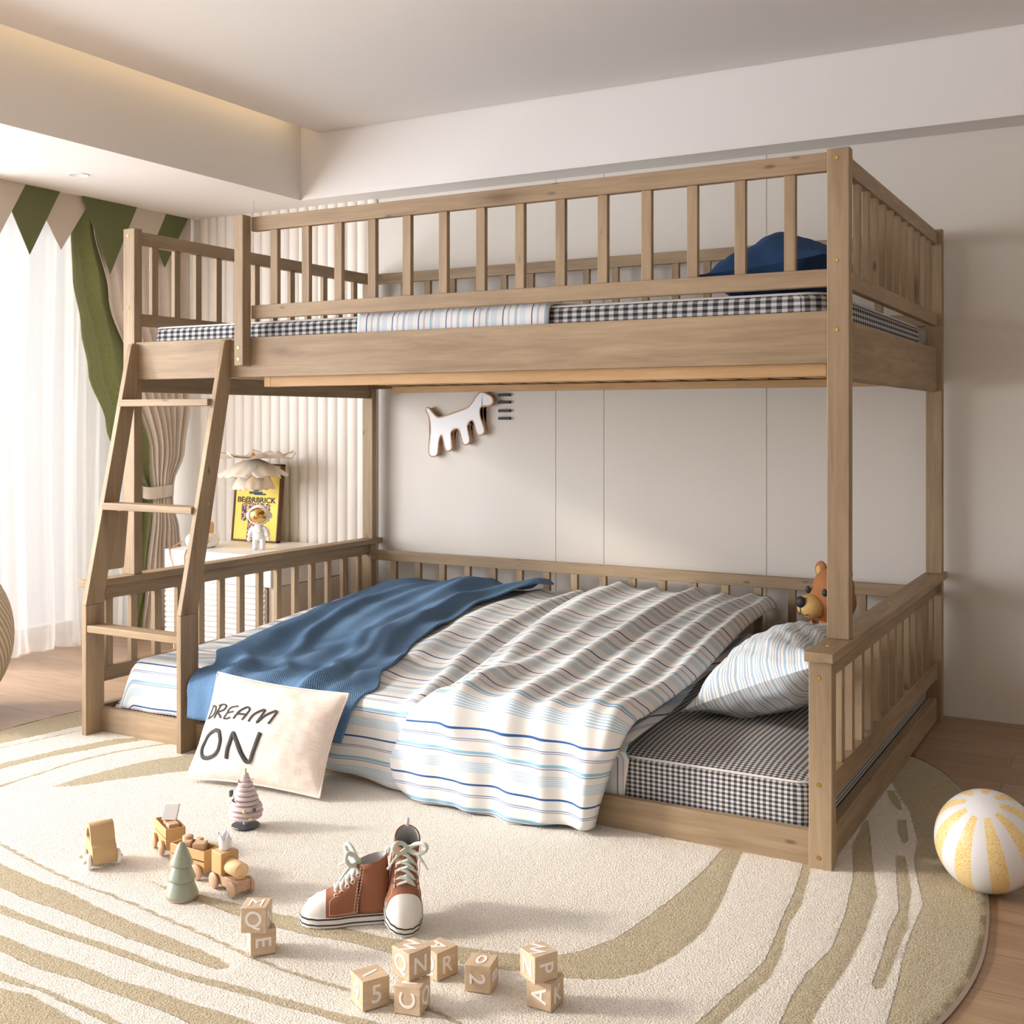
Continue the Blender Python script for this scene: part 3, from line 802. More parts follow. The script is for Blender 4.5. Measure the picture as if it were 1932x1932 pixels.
RUG_POLYS=[[(-2.531,1.738),(-2.255,1.688),(-2.098,1.665),(-1.998,1.657),(-1.888,1.636),(-1.757,1.617),(-1.641,1.605),(-1.558,1.596),(-1.499,1.585),(-1.462,1.572),(-1.48,1.555),(-1.519,1.557),(-1.593,1.559),(-1.698,1.563),(-1.816,1.574),(-1.941,1.586),(-2.031,1.588),(-2.143,1.604),(-2.377,1.632)],[(-2.278,1.564),(-2.063,1.544),(-1.964,1.536),(-1.871,1.529),(-1.762,1.528),(-1.656,1.524),(-1.549,1.515),(-1.441,1.523),(-1.337,1.53),(-1.236,1.535),(-1.13,1.544),(-0.994,1.546),(-0.976,1.518),(-1.161,1.516),(-1.22,1.515),(-1.319,1.51),(-1.423,1.505),(-1.513,1.502),(-1.585,1.503),(-1.687,1.506),(-1.794,1.51),(-1.907,1.513),(-2.026,1.517),(-2.241,1.538)],[(-2.144,1.472),(-1.943,1.454),(-1.824,1.447),(-1.718,1.446),(-1.611,1.439),(-1.521,1.443),(-1.429,1.441),(-1.345,1.445),(-1.29,1.443),(-1.147,1.448),(-1.109,1.4),(-1.38,1.393),(-1.429,1.398),(-1.5,1.401),(-1.593,1.402),(-1.671,1.406),(-1.76,1.397),(-1.883,1.41),(-2.079,1.427)],[(-1.981,1.36),(-1.811,1.356),(-1.757,1.354),(-1.681,1.353),(-1.605,1.35),(-1.531,1.347),(-1.479,1.337),(-1.367,1.337),(-1.342,1.313),(-1.501,1.325),(-1.535,1.331),(-1.613,1.338),(-1.695,1.345),(-1.783,1.335),(-1.946,1.335)],[(-1.912,1.312),(-1.759,1.317),(-1.698,1.328),(-1.612,1.317),(-1.537,1.305),(-1.399,1.288),(-1.589,1.091)],[(-2.957,2.089),(-2.91,2.178),(-2.894,2.263),(-2.878,2.351),(-2.852,2.436),(-2.826,2.524),(-2.782,2.553),(-2.755,2.614),(-2.703,2.612),(-2.747,2.543),(-2.776,2.479),(-2.803,2.394),(-2.837,2.318),(-2.854,2.231),(-2.865,2.145),(-2.909,2.055)],[(-2.605,2.11),(-2.601,2.188),(-2.596,2.25),(-2.584,2.308),(-2.572,2.367),(-2.55,2.434),(-2.517,2.474),(-2.506,2.536),(-2.461,2.728),(-2.275,2.689),(-2.318,2.489),(-2.381,2.402),(-2.432,2.342),(-2.475,2.278),(-2.518,2.215),(-2.553,2.148)],[(-1.898,1.785),(-1.826,1.777),(-1.751,1.781),(-1.641,1.785),(-1.55,1.787),(-1.496,1.794),(-1.375,1.802),(-1.281,1.809),(-1.21,1.821),(-1.149,1.843),(-1.069,1.86),(-0.994,1.885),(-0.962,1.908),(-0.935,1.942),(-0.901,2.024),(-0.884,2.151),(-0.873,2.288),(-0.869,2.431),(-0.874,2.536),(-0.881,2.64),(-0.835,2.626),(-0.823,2.531),(-0.808,2.435),(-0.781,2.284),(-0.764,2.136),(-0.775,2.02),(-0.8,1.925),(-0.835,1.875),(-0.887,1.843),(-0.923,1.832),(-1.037,1.804),(-1.113,1.785),(-1.244,1.757),(-1.341,1.758),(-1.425,1.742),(-1.508,1.738),(-1.602,1.743),(-1.724,1.754),(-1.809,1.761)],[(-0.701,2.626),(-0.684,2.535),(-0.664,2.405),(-0.652,2.281),(-0.638,2.172),(-0.627,2.071),(-0.634,1.989),(-0.648,1.906),(-0.654,1.842),(-0.661,1.795),(-0.673,1.728),(-0.636,1.748),(-0.625,1.815),(-0.612,1.918),(-0.599,2.009),(-0.606,2.105),(-0.63,2.235),(-0.633,2.344),(-0.662,2.517),(-0.676,2.603)],[(-0.635,2.949),(-0.626,2.843),(-0.619,2.728),(-0.573,2.536),(-0.545,2.341),(-0.532,2.178),(-0.547,2.058),(-0.547,1.954),(-0.54,1.862),(-0.533,1.779),(-0.497,1.799),(-0.494,1.888),(-0.496,1.966),(-0.492,2.049),(-0.488,2.149),(-0.493,2.287),(-0.507,2.465),(-0.561,2.664),(-0.594,2.8),(-0.62,2.901)],[(-0.633,3.183),(-0.613,3.119),(-0.581,3.043),(-0.561,3.026),(-0.586,3.11),(-0.615,3.183)],[(-0.563,2.959),(-0.543,2.97),(-0.51,2.82),(-0.519,2.799),(-0.543,2.869)],[(-0.519,2.716),(-0.5,2.72),(-0.45,2.525),(-0.425,2.339),(-0.42,2.199),(-0.416,2.074),(-0.424,2.059),(-0.437,2.075),(-0.444,2.195),(-0.454,2.309),(-0.455,2.417),(-0.491,2.582)],[(-0.698,3.42),(-0.635,3.259),(-0.546,3.035),(-0.491,2.83),(-0.478,2.71),(-0.452,2.604),(-0.416,2.465),(-0.415,2.331),(-0.407,2.194),(-0.396,2.074),(-0.387,1.949),(-0.388,1.826),(-0.2,1.3),(0,2),(0,3.4),(-0.5,3.8)],[(-3.126,2.195),(-3.089,2.312),(-3.042,2.577),(-2.9,3.2),(-3.5,3.2),(-3.6,2.0)]]
RUG_LINES=[(0.0045,[(-2.587,1.828),(-2.362,1.768),(-2.266,1.746),(-2.133,1.718),(-2.018,1.698),(-1.916,1.691),(-1.827,1.681),(-1.727,1.664),(-1.639,1.653),(-1.549,1.638),(-1.464,1.622),(-1.363,1.611),(-1.295,1.608),(-1.221,1.609),(-1.138,1.615),(-1.066,1.623),(-1.032,1.616),(-0.995,1.608),(-0.942,1.586)]),(0.006,[(-2.704,1.91),(-2.727,2.041),(-2.732,2.105),(-2.73,2.166),(-2.735,2.234),(-2.731,2.332),(-2.711,2.422),(-2.665,2.529),(-2.602,2.625)]),(0.0035,[(-3.077,2.16),(-3.049,2.282),(-2.996,2.537)])]
RUG_OUT=[(-0.5,1.45),(-0.39,1.75),(-0.33,1.95),(-0.3,2.09),(-0.286,2.24),(-0.29,2.387),(-0.31,2.57),(-0.345,2.75),(-0.375,2.93),(-0.42,3.19),(-0.486,3.353),(-0.56,3.476),(-0.64,3.55),(-0.9,3.7),(-1.3,3.8),(-2.2,3.8),(-2.8,3.5),(-3.1,3.1),(-3.2,2.75),(-3.225,2.5),(-3.2,2.3),(-3.12,1.95),(-2.95,1.6),(-2.65,1.2),(-2.2,0.92),(-1.8,0.85),(-1.3,0.9),(-0.85,1.08)]
done = {}
for ch, pts, w_, cl in STROKES:
    P, _ = stroke(ch, pts, w_, bool(cl))
    m = done.setdefault(ch, MB()); m.tube(P, w_*1.7, 8, closed=bool(cl), flat=.35, up=CN)
for ch, m in done.items(): m.build('letter_'+ch.lower(), 'ink_dark', cush)

# ------------------------------------------------------------------ teddy bear
bear = thing('teddy_bear', 'orange felt teddy bear peeking over the pillow behind the right post of the lower bunk', 'teddy bear', (-.872, 3.6, .190), -.60); bear.scale = (1.12,)*3
S_ = .94
bm_ = MB(); bm_.lathe([(.0005, 0), (.085, .0), (.112, .02), (.118, .05), (.105, .09), (.075, .125), (.045, .15), (.038, .17)], 28)
bm_.build('body', 'bear_orange', bear, local=True)
hd = MB(); hm = Matrix.Translation((-.004, -.008, .238)) @ Matrix.Rotation(.0, 4, 'X')
hd.ellipsoid((-.004, -.006, .222), (.070, .066, .062)); hd.ellipsoid((-.002, .0, .262), (.058, .056, .054))
head = hd.build('head', 'bear_orange', bear, local=True)
rm = head.modifiers.new('remesh', 'REMESH'); rm.mode = 'VOXEL'; rm.voxel_size = .005; rm.use_smooth_shade = True
sm_ = head.modifiers.new('smooth', 'SMOOTH'); sm_.iterations = 12; sm_.factor = .5
MB().ellipsoid((-.012, -.072, .212), (.040, .036, .033)).build('muzzle', 'bear_muzzle', bear, local=True)
MB().ellipsoid((-.014, -.106, .226), (.017, .012, .016)).build('nose', 'black_matte', bear, local=True)
for x in (-.036, .030): MB().ellipsoid((x, -.061 if x < 0 else -.060, .254), (.0085, .006, .0105)).build('eye', 'black_matte', bear, local=True)
MB().tube([(-.030, -.100, .196), (-.020, -.104, .190), (-.013, -.107, .196), (-.006, -.104, .190), (.008, -.099, .194)], .0012, 6).tube([(-.013, -.108, .212), (-.013, -.108, .196)], .0012, 6).build('mouth', 'black_matte', bear, local=True)
for sx in (-1, 1):
    e = MB().ellipsoid((sx*.050, -.002, .305), (.022, .012, .024)).build('ear', 'bear_orange', bear, local=True)
    MB().ellipsoid((sx*.050, -.011, .304), (.010, .005, .013)).build('ear_lining', 'bear_muzzle', e, local=True)
for sx in (-1, 1):
    a = MB().tube([(sx*.05, -.01, .14), (sx*.09, -.04, .10), (sx*.11, -.07, .06)], [.030, .030, .026], 16); a.ellipsoid((sx*.11, -.07, .06), (.028, .028, .028), 16)
    a.build('arm', 'bear_orange', bear, local=True)
    l = MB().tube([(sx*.05, -.05, .03), (sx*.07, -.14, .03)], [.036, .032], 16); l.ellipsoid((sx*.07, -.14, .034), (.034, .026, .038), 16)
    l.build('leg', 'bear_orange', bear, local=True)

# ------------------------------------------------------------------ rug
def sd_poly(X, Y, poly):
    n = len(poly); d = np.full(X.shape, 1e9); inside = np.zeros(X.shape, bool)
    for i in range(n):
        ax, ay = poly[i]; bx, by = poly[(i+1) % n]; ex, ey = bx-ax, by-ay
        L = ex*ex+ey*ey
        if L < 1e-12: continue
        t = np.clip(((X-ax)*ex+(Y-ay)*ey)/L, 0, 1)
        d = np.minimum(d, np.hypot(X-ax-t*ex, Y-ay-t*ey))
        c = ((ay > Y) != (by > Y)); xi = (bx-ax)*(Y-ay)/((by-ay) if by != ay else 1e-9)+ax
        inside ^= c & (X < xi)
    return np.where(inside, -d, d)
def sd_line(X, Y, pts, w):
    d = np.full(X.shape, 1e9)
    for (ax, ay), (bx, by) in zip(pts, pts[1:]):
        ex, ey = bx-ax, by-ay; L = ex*ex+ey*ey+1e-12; t = np.clip(((X-ax)*ex+(Y-ay)*ey)/L, 0, 1)
        d = np.minimum(d, np.hypot(X-ax-t*ex, Y-ay-t*ey))
    return d-w
def smooth_closed(pts, k=6):
    out = []; n = len(pts)
    for i in range(n):
        p0, p1, p2, p3 = pts[i-1], pts[i], pts[(i+1) % n], pts[(i+2) % n]
        for j in range(k):
            t = j/k; out.append(tuple(.5*(2*b+(-a+c)*t+(2*a-5*b+4*c-d)*t*t+(-a+3*b-3*c+d)*t**3) for a, b, c, d in zip(p0, p1, p2, p3)))
    return out
ro = smooth_closed(RUG_OUT)
st_ = .009
gx = np.arange(-3.28, -.24, st_); gy = np.arange(.8, 3.86, st_); X, Y = np.meshgrid(gx, gy, indexing='ij')
SD = sd_poly(X, Y, ro)
# pull the rim vertices on to the outline so the edge is clean
GXn, GYn = np.gradient(SD, st_); gl_ = np.hypot(GXn, GYn)+1e-9
near = (np.abs(SD) < st_*.75)
X2 = np.where(near, X-SD*GXn/gl_, X); Y2 = np.where(near, Y-SD*GYn/gl_, Y); ins = SD < st_*.75
pat = np.full(X.shape, 1.0)
for p in RUG_POLYS: pat = np.minimum(pat, sd_poly(X2, Y2, p))
for w_, p in RUG_LINES: pat = np.minimum(pat, sd_line(X2, Y2, p, w_))
rng = np.random.RandomState(3)
Z = .010+.0012*rng.rand(*X.shape)
Z = np.where(np.abs(pat) < .006, Z-.0022*(1-np.abs(pat)/.006), Z)
Z = np.where(SD > -.012, Z-.004*np.clip((SD+.012)/.012, 0, 1), Z)
idx = -np.ones(X.shape, int); keep = np.argwhere(ins); idx[ins] = np.arange(len(keep))
vs = np.stack([X2[ins], Y2[ins], Z[ins]], 1); pv = pat[ins]
q = ins[:-1,:-1] & ins[1:,:-1] & ins[1:,1:] & ins[:-1,1:]
fs = np.stack([idx[:-1,:-1][q], idx[1:,:-1][q], idx[1:,1:][q], idx[:-1,1:][q]], 1)
me = bpy.data.meshes.new('rug'); me.from_pydata(vs.tolist(), [], fs.tolist()); me.materials.append(MATS['rug_pile'])
me.polygons.foreach_set('use_smooth', [True]*len(me.polygons))
at_ = me.attributes.new('pattern', 'FLOAT', 'POINT'); at_.data.foreach_set('value', pv.astype(np.float32)); me.update()
rug = thing('rug', 'round cream shag rug with taupe ripple lines in front of the bunk bed', 'rug', (-1.75, 2.3, 0))
ro_ = bpy.data.objects.new('pile', me); COL.objects.link(ro_); ro_.parent = rug; ro_.matrix_parent_inverse = root_matrix(rug).inverted()
m = MB(); n_ = len(ro)
cx_, cy_ = -1.75, 2.3
m.grid([[V((x, y, .0008)), V((x+(x-cx_)*.004, y+(y-cy_)*.004, .004)), V((x, y, .009))] for x, y in ro], close_u=True)
m.build('bound_edge', 'rug_edge_mat' if 'rug_edge_mat' in MATS else 'flag_beige', rug)

# ------------------------------------------------------------------ beach ball
ball = MB().ellipsoid((0, 0, 0), (.1065, .1065, .1065), 64).build('beach_ball', 'ball_vinyl')
ball.location = (-.315, 2.626, .1075); ball.rotation_euler = (math.radians(28), math.radians(-6), math.radians(8))
md = ball.modifiers.new('s', 'SUBSURF'); md.levels = 1; md.render_levels = 2
tag(ball, 'white and yellow striped beach ball at the edge of the rug', 'ball')

# ------------------------------------------------------------------ alphabet blocks
BS = .047
def glyph(ch, size, off=.0004):
    cu = bpy.data.curves.new('t', 'FONT'); cu.body = ch; cu.size = size; cu.extrude = .0004; cu.align_x = 'CENTER'; cu.align_y = 'CENTER'; cu.offset = off
    o = bpy.data.objects.new('t', cu); COL.objects.link(o)
    dg = bpy.context.evaluated_depsgraph_get(); me = bpy.data.meshes.new_from_object(o.evaluated_get(dg))
    bpy.data.objects.remove(o); bpy.data.curves.remove(cu)
    # centre the glyph
    xs = [v.co.x for v in me.vertices]; ys = [v.co.y for v in me.vertices]
    c = V(((min(xs)+max(xs))/2, (min(ys)+max(ys))/2, 0))
    for v in me.vertices: v.co -= c
    return me
def alphabet_block(label, mid, ang, z, letters, size=BS):
    """mid: nearest lower corner; ang: direction of the right-hand face's base; letters: {face: (char, turn)}"""
    a = math.radians(ang); ex = V((math.cos(a), math.sin(a), 0)); ey = V((-math.sin(a), math.cos(a), 0))
    t = thing('alphabet_block', label, 'toy block', (mid[0], mid[1], z), a, 'wooden letter and number blocks on the rug')
    b = MB().box(0, size, 0, size, 0, size).build('cube', 'block_wood', t, bevel=.0012, local=True)
    for face, (ch, turn) in letters.items():
        me = glyph(ch, size*.86, 0 if ch == 'M' else .0004); me.name = 'letter'; me.materials.clear(); me.materials.append(MATS['letter_paint'])
        o = bpy.data.objects.new('letter', me); COL.objects.link(o); o.parent = t
        h = size/2
        if face == 'R': M_ = Matrix.Translation((h, -.0003, h)) @ Matrix.Rotation(PI/2, 4, 'X')
        elif face == 'L': M_ = Matrix.Translation((-.0003, h, h)) @ Matrix.Rotation(-PI/2, 4, 'Z') @ Matrix.Rotation(PI/2, 4, 'X')
        else: M_ = Matrix.Translation((h, h, size+.0003))
        o.matrix_local = M_ @ Matrix.Rotation(math.radians(turn), 4, 'Z')
    return t
RZ = .012
alphabet_block('wooden block showing 9, 5 and 1, leftmost of the front group of blocks', (-1.156, 1.556), 61, RZ, {'L': ('9', 0), 'R': ('5', 0), 'T': ('1', 110)}, .0495)
alphabet_block('wooden block with C and Q on its sides, under the Q and N block', (-1.064, 1.590), 102, RZ, {'L': ('C', 90), 'R': ('Q', 0), 'T': ('M', 0)})
alphabet_block('wooden block with Q and N on its sides, balanced on the C block', (-1.091, 1.598), 73, RZ+.047, {'L': ('Q', 0), 'R': ('N', 0), 'T': ('W', 30)})
alphabet_block('wooden block showing R and an upside-down A, behind the stacked Q and N block', (-1.104, 1.704), 74, RZ, {'L': ('Q', 0), 'R': ('R', 0), 'T': ('A', 200)}, .049)
alphabet_block('wooden block showing 2, 0 and 8, standing alone between the two right-hand stacks', (-1.0, 1.711), 103, RZ, {'L': ('2', -90), 'R': ('8', 90), 'T': ('0', 90)})
alphabet_block('wooden block with A and K, bottom of the rightmost stack', (-.881, 1.708), 90, RZ, {'L': ('A', 90), 'R': ('K', 0), 'T': ('S', 0)})
alphabet_block('wooden block with Z, P and W, top of the rightmost stack', (-.903, 1.692), 62, RZ+.047, {'L': ('N', 0), 'R': ('P', -90), 'T': ('W', 50)}, .046)
alphabet_block('wooden block showing a sideways E, bottom of the stack beside the toy train', (-1.455, 1.615), 50, RZ, {'L': ('N', 0), 'R': ('E', -90), 'T': ('H', 0)})
alphabet_block('wooden block with Q, N and M, on the E block beside the toy train', (-1.424, 1.622), 117, RZ+.047, {'L': ('Q', 0), 'R': ('N', 0), 'T': ('M', -90)})

# ------------------------------------------------------------------ toy train
def wheel(parent, x, y, r, yd, mat='toy_wood', w_=.008):
    m = MB().lathe([(.0005, 0), (r*.9, 0), (r, .0015), (r, w_-.002), (r*.85, w_), (.0005, w_*1.05)], 28, Matrix.Translation((x, y, r)) @ Matrix.Rotation(PI/2*(-yd), 4, 'X') if False else Matrix.Translation((x, y, r)) @ Matrix.Rotation(PI/2 if yd < 0 else -PI/2, 4, 'X'))
    return m.build('wheel', mat, parent, local=True)
# engine: long axis on local x
eng = thing('toy_engine', 'wooden toy steam engine with yellow cab and white crown-shaped funnel', 'toy train', (-1.700, 1.828, RZ), math.radians(-16))
MB().prism([(-.048, .010), (.048, .010), (.048, .032), (-.048, .032)], -.017, .017).build('chassis', 'toy_wood', eng, bevel=.002, local=True)
B('cab', 'mustard_paint', eng, -.045, -.005, -.021, .021, .032, .078, .0015, local=True)
MB().lathe([(.0005, 0), (.0155, 0), (.0165, .001), (.0165, .046), (.0155, .047), (.0005, .047)], 32, Matrix.Translation((-.005, 0, .050)) @ Matrix.Rotation(PI/2, 4, 'Y')).build('boiler', 'toy_pale', eng, local=True)
for x in (-.034, .036):
    for yd in (-1, 1): wheel(eng, x, yd*.0175, .0165, yd)
cr_ = MB(); P = []
for k in range(41):
    a = 2*PI*k/40; tp = .022+.016*abs(((k/40*5) % 1)-.5)*2
    P.append([V(((.0115+.004*(z/.038))*math.cos(a), (.0115+.004*(z/.038))*math.sin(a), z)) for z in [tp*j/5 for j in range(6)]])
cr_.grid(P); o_ = cr_.build('crown_funnel', 'white_matte', eng, solid=.0015, local=True); o_.location = (-.025, 0, .078)
# wagons
def wagon(label, loc, ang, L, W_, cargo):
    t = thing('toy_wagon', label, 'toy train', loc, math.radians(ang), 'wagons of the toy train')
    z0, z1, z2, z3 = .016, .038, .041, .062
    h = L/2; w = W_/2; th_ = .0035
    for (a, b) in ((z0, z1), (z2, z3)):
        for yy in (-w, w-th_): B('side_slat', 'mustard_paint', t, -h, h, yy, yy+th_, a, b, .0008, local=True)
    for xx in (-h+.0, h-th_): B('end_panel', 'mustard_paint', t, xx, xx+th_, -w+th_, w-th_, z0, z3, .0008, local=True)
    B('wagon_floor', 'mustard_paint', t, -h+th_, h-th_, -w+th_, w-th_, z0, z0+.005, 0, local=True)
    for x in (-h*.62, h*.62):
        for yd in (-1, 1): wheel(t, x, yd*(w+.001), .0165, yd)
    MB().tube([(h, 0, .02), (h+.012, 0, .02)], .0018, 8).build('coupling', 'toy_wood', t, local=True)
    return t
w1 = wagon('yellow wooden toy wagon in the middle of the train, loaded with small wood blocks', (-1.833, 1.858, RZ), -2, .104, .046, 0)
w2 = wagon('yellow wooden toy wagon at the rear of the train, with a white card', (-1.985, 1.932, RZ), -28, .112*.85, .045, 1)
def cargo(name, label, cat, root, bx, mat='toy_wood', rz=0, cyl=False):
    mw = root_matrix(root)
    loc = mw @ V(bx[:3]); sx, sy, sz = bx[3:]
    t = thing(name, label, cat, loc, root.rotation_euler.z+rz, 'small wood blocks carried by the toy train')
    if cyl: MB().lathe([(.0005, 0), (sx/2-.0005, 0), (sx/2, .0008), (sx/2, sz-.001), (sx/2-.001, sz), (.0005, sz)], 24).build('peg', mat, t, local=True)
    else: B('cube', mat, t, -sx/2, sx/2, -sy/2, sy/2, 0, sz, .001, local=True)
    return t
cargo('cargo_block', 'plain wood cube in the middle wagon, nearest the engine', 'toy block', w1, (.018, -.002, .021, .026, .026, .050), rz=.5)
cargo('cargo_peg', 'round wood peg at the back of the middle wagon', 'toy block', w1, (-.030, .008, .021, .024, .024, .052), cyl=True)
cargo('cargo_block', 'small wood block in front of the round peg in the middle wagon', 'toy block', w1, (-.014, -.008, .021, .016, .018, .048), rz=.5)
cargo('cargo_block', 'mustard painted block at the far side of the middle wagon', 'toy block', w1, (.002, .012, .021, .014, .012, .052), mat='mustard_paint')
cargo('cargo_block', 'wood block near the front end of the rear wagon', 'toy block', w2, (.022, 0, .021, .024, .024, .046))
cargo('cargo_block', 'wood block tucked behind the white card in the rear wagon', 'toy block', w2, (-.012, .003, .021, .022, .024, .044))
mw = root_matrix(w2); cp = mw @ V((-.004, .0, .066))
cd = MB().box(-.017, .017, -.005, .005, 0, .036).build('white_card', 'white_matte', bevel=.0008)
for v in cd.data.vertices: v.co.x += v.co.z*.16
cd.location = cp+V((0, 0, .0)); cd.rotation_euler = (-.2, 0, .45)
tag(cd, 'blank white card standing on the blocks in the rear toy wagon', 'card')

# ------------------------------------------------------------------ toy car
car = thing('toy_car', 'chunky tan wooden toy car with white ring wheels at the left of the rug', 'toy car', (-2.055, 1.795, RZ), math.radians(-28))
prof = []
raw = [(x_*.8, z_) for x_, z_ in [(-.038, .012), (.034, .010), (.043, .016), (.046, .032), (.040, .046), (.028, .054), (.022, .068), (.010, .086), (-.004, .092), (-.020, .090), (-.032, .078), (-.040, .055), (-.042, .03)]]
n_ = len(raw)
for i in range(n_):
    p0, p1, p2, p3 = raw[i-1], raw[i], raw[(i+1) % n_], raw[(i+2) % n_]
    for k in range(5):
        t = k/5; prof.append(tuple(.5*(2*b+(-a+c)*t+(2*a-5*b+4*c-d)*t*t+(-a+3*b-3*c+d)*t**3) for a, b, c, d in zip(p0, p1, p2, p3)))
win_ = [(x_*.8, z_) for x_, z_ in [(-.024, .058), (.012, .056), (.016, .062), (.006, .076), (-.006, .082), (-.020, .078), (-.027, .068)]]
wn = []
for i in range(7):
    p0, p1, p2, p3 = win_[i-1], win_[i], win_[(i+1) % 7], win_[(i+2) % 7]
    for k in range(5):
        t = k/5; wn.append(tuple(.5*(2*b+(-a+c)*t+(2*a-5*b+4*c-d)*t*t+(-a+3*b-3*c+d)*t**3) for a, b, c, d in zip(p0, p1, p2, p3)))
bm = bmesh.new(); hw = .026
def loop(pts, y): return [bm.verts.new((x, y, z)) for x, z in pts]
for y in (-hw, hw):
    A_ = loop(prof, y); B_ = loop(wn, y)
    ea = [bm.edges.new((A_[i], A_[(i+1) % len(A_)])) for i in range(len(A_))]; eb = [bm.edges.new((B_[i], B_[(i+1) % len(B_)])) for i in range(len(B_))]
    bmesh.ops.triangle_fill(bm, use_beauty=True, edges=ea+eb)
    if y < 0: A0, B0 = A_, B_
    else:
        for L0, L1 in ((A0, A_), (B0, B_)):
            for i in range(len(L0)):
                f = bm.faces.new((L0[i], L0[(i+1) % len(L0)], L1[(i+1) % len(L0)], L1[i])); f.smooth = True
bmesh.ops.recalc_face_normals(bm, faces=bm.faces)
me = bpy.data.meshes.new('car_body'); bm.to_mesh(me); bm.free(); me.materials.append(MATS['car_paint'])
o = bpy.data.objects.new('car_body', me); COL.objects.link(o); o.parent = car
md = o.modifiers.new('b', 'BEVEL'); md.width = .0015; md.segments = 2; md.limit_method = 'ANGLE'; md.angle_limit = .9
for x in (-.019, .021):
    for s in (-1, 1):
        w_ = MB(); w_.tube([(x+.0115*math.cos(2*PI*k/24), s*(hw+.006), .0165+.0115*math.sin(2*PI*k/24)) for k in range(24)], .0052, 10, closed=True)
        wo = w_.build('ring_wheel', 'white_gloss', car, local=True)
        MB().lathe([(.006, 0), (.0062, .006), (.004, .014), (.0005, .017)], 16, Matrix.Translation((x, s*hw, .0165)) @ Matrix.Rotation(PI/2 if s < 0 else -PI/2, 4, 'X')).build('hub_peg', 'car_paint', car, local=True)

# ------------------------------------------------------------------ toy trees
gt = thing('toy_tree', 'glossy sage green three-tier toy fir tree in front of the toy train', 'toy tree', (-1.762, 1.748, RZ), .3)
MB().lathe([(.0005, 0), (.030, 0), (.031, .004), (.0005, .005)], 40).build('base', 'clay', gt, local=True)
MB().lathe([(.0005, .004), (.0335, .0045), (.0345, .008), (.0335, .011), (.0245, .035), (.023, .038), (.0275, .0385), (.0285, .041), (.028, .043), (.019, .066), (.018, .068), (.0225, .0685), (.0235, .071), (.023, .073), (.0135, .097), (.006, .112), (.003, .1145), (.0005, .115)], 48).build('tiers', 'sage_glaze', gt, local=True)
pt_ = thing('toy_tree', 'dusty pink ribbed toy tree with tiny yellow and grey baubles beside the lettered cushion', 'toy tree', (-1.935, 2.130, RZ))
b_ = MB(); b_.lathe([(.0005, 0), (.031, 0), (.034, .003), (.033, .005), (.0005, .006)], 40)
b_.build('base', 'charcoal', pt_, local=True)
MB().lathe([(.006, .005), (.006, .026)], 16).build('trunk', 'pink_plastic', pt_, local=True)
prof_ = [(.0005, .020)]
Rs = [(.040, .022), (.043, .033), (.041, .044), (.034, .056), (.031, .067), (.027, .078), (.022, .089), (.018, .099), (.012, .109), (.009, .118)]
for r, z in Rs: prof_ += [(r*.80, z), (r*.97, z+.002), (r, z+.005), (r*.92, z+.009)]
prof_ += [(.004, .130), (.0005, .1305)]
MB().lathe(prof_, 40).build('tiers', 'pink_plastic', pt_, local=True)
MB().lathe([(.0025, .128), (.0028, .141), (.0005, .1415)], 12).build('topper', 'yellow_paint', pt_, local=True)
for (r, z, a, mt, s) in ((.042, .030, -.55, 'yellow_paint', .0045), (.040, .048, -.9, 'yellow_paint', .0048), (.043, .050, -2.6-.3, 'white_gloss', .0055), (.043, .036, -2.75, 'yellow_paint', .0045), (.032, .070, -1.9, 'charcoal', .0045), (.043, .050, -.35, 'charcoal', .005), (.017, .112, -2.3, 'pink_plastic', .004)):
    MB().ellipsoid((r*math.cos(a), r*math.sin(a), z), (s, s, s), 14).build('bauble', mt, pt_, local=True)
MB().box(-.042, -.037, -.012, -.002, .068, .083).build('tag', 'charcoal', pt_, local=True)
L = []
for k in range(90):
    t = k/89; a = -1.2-t*4*PI*.95; r = lerp(.050, .014, t)+.010*math.sin(t*9)**2*(1-t); L.append((r*math.cos(a), r*math.sin(a), .014+.108*t+.004*math.sin(a)))
MB().tube(L, .0010, 6).build('garland', 'desk_panel', pt_, local=True)

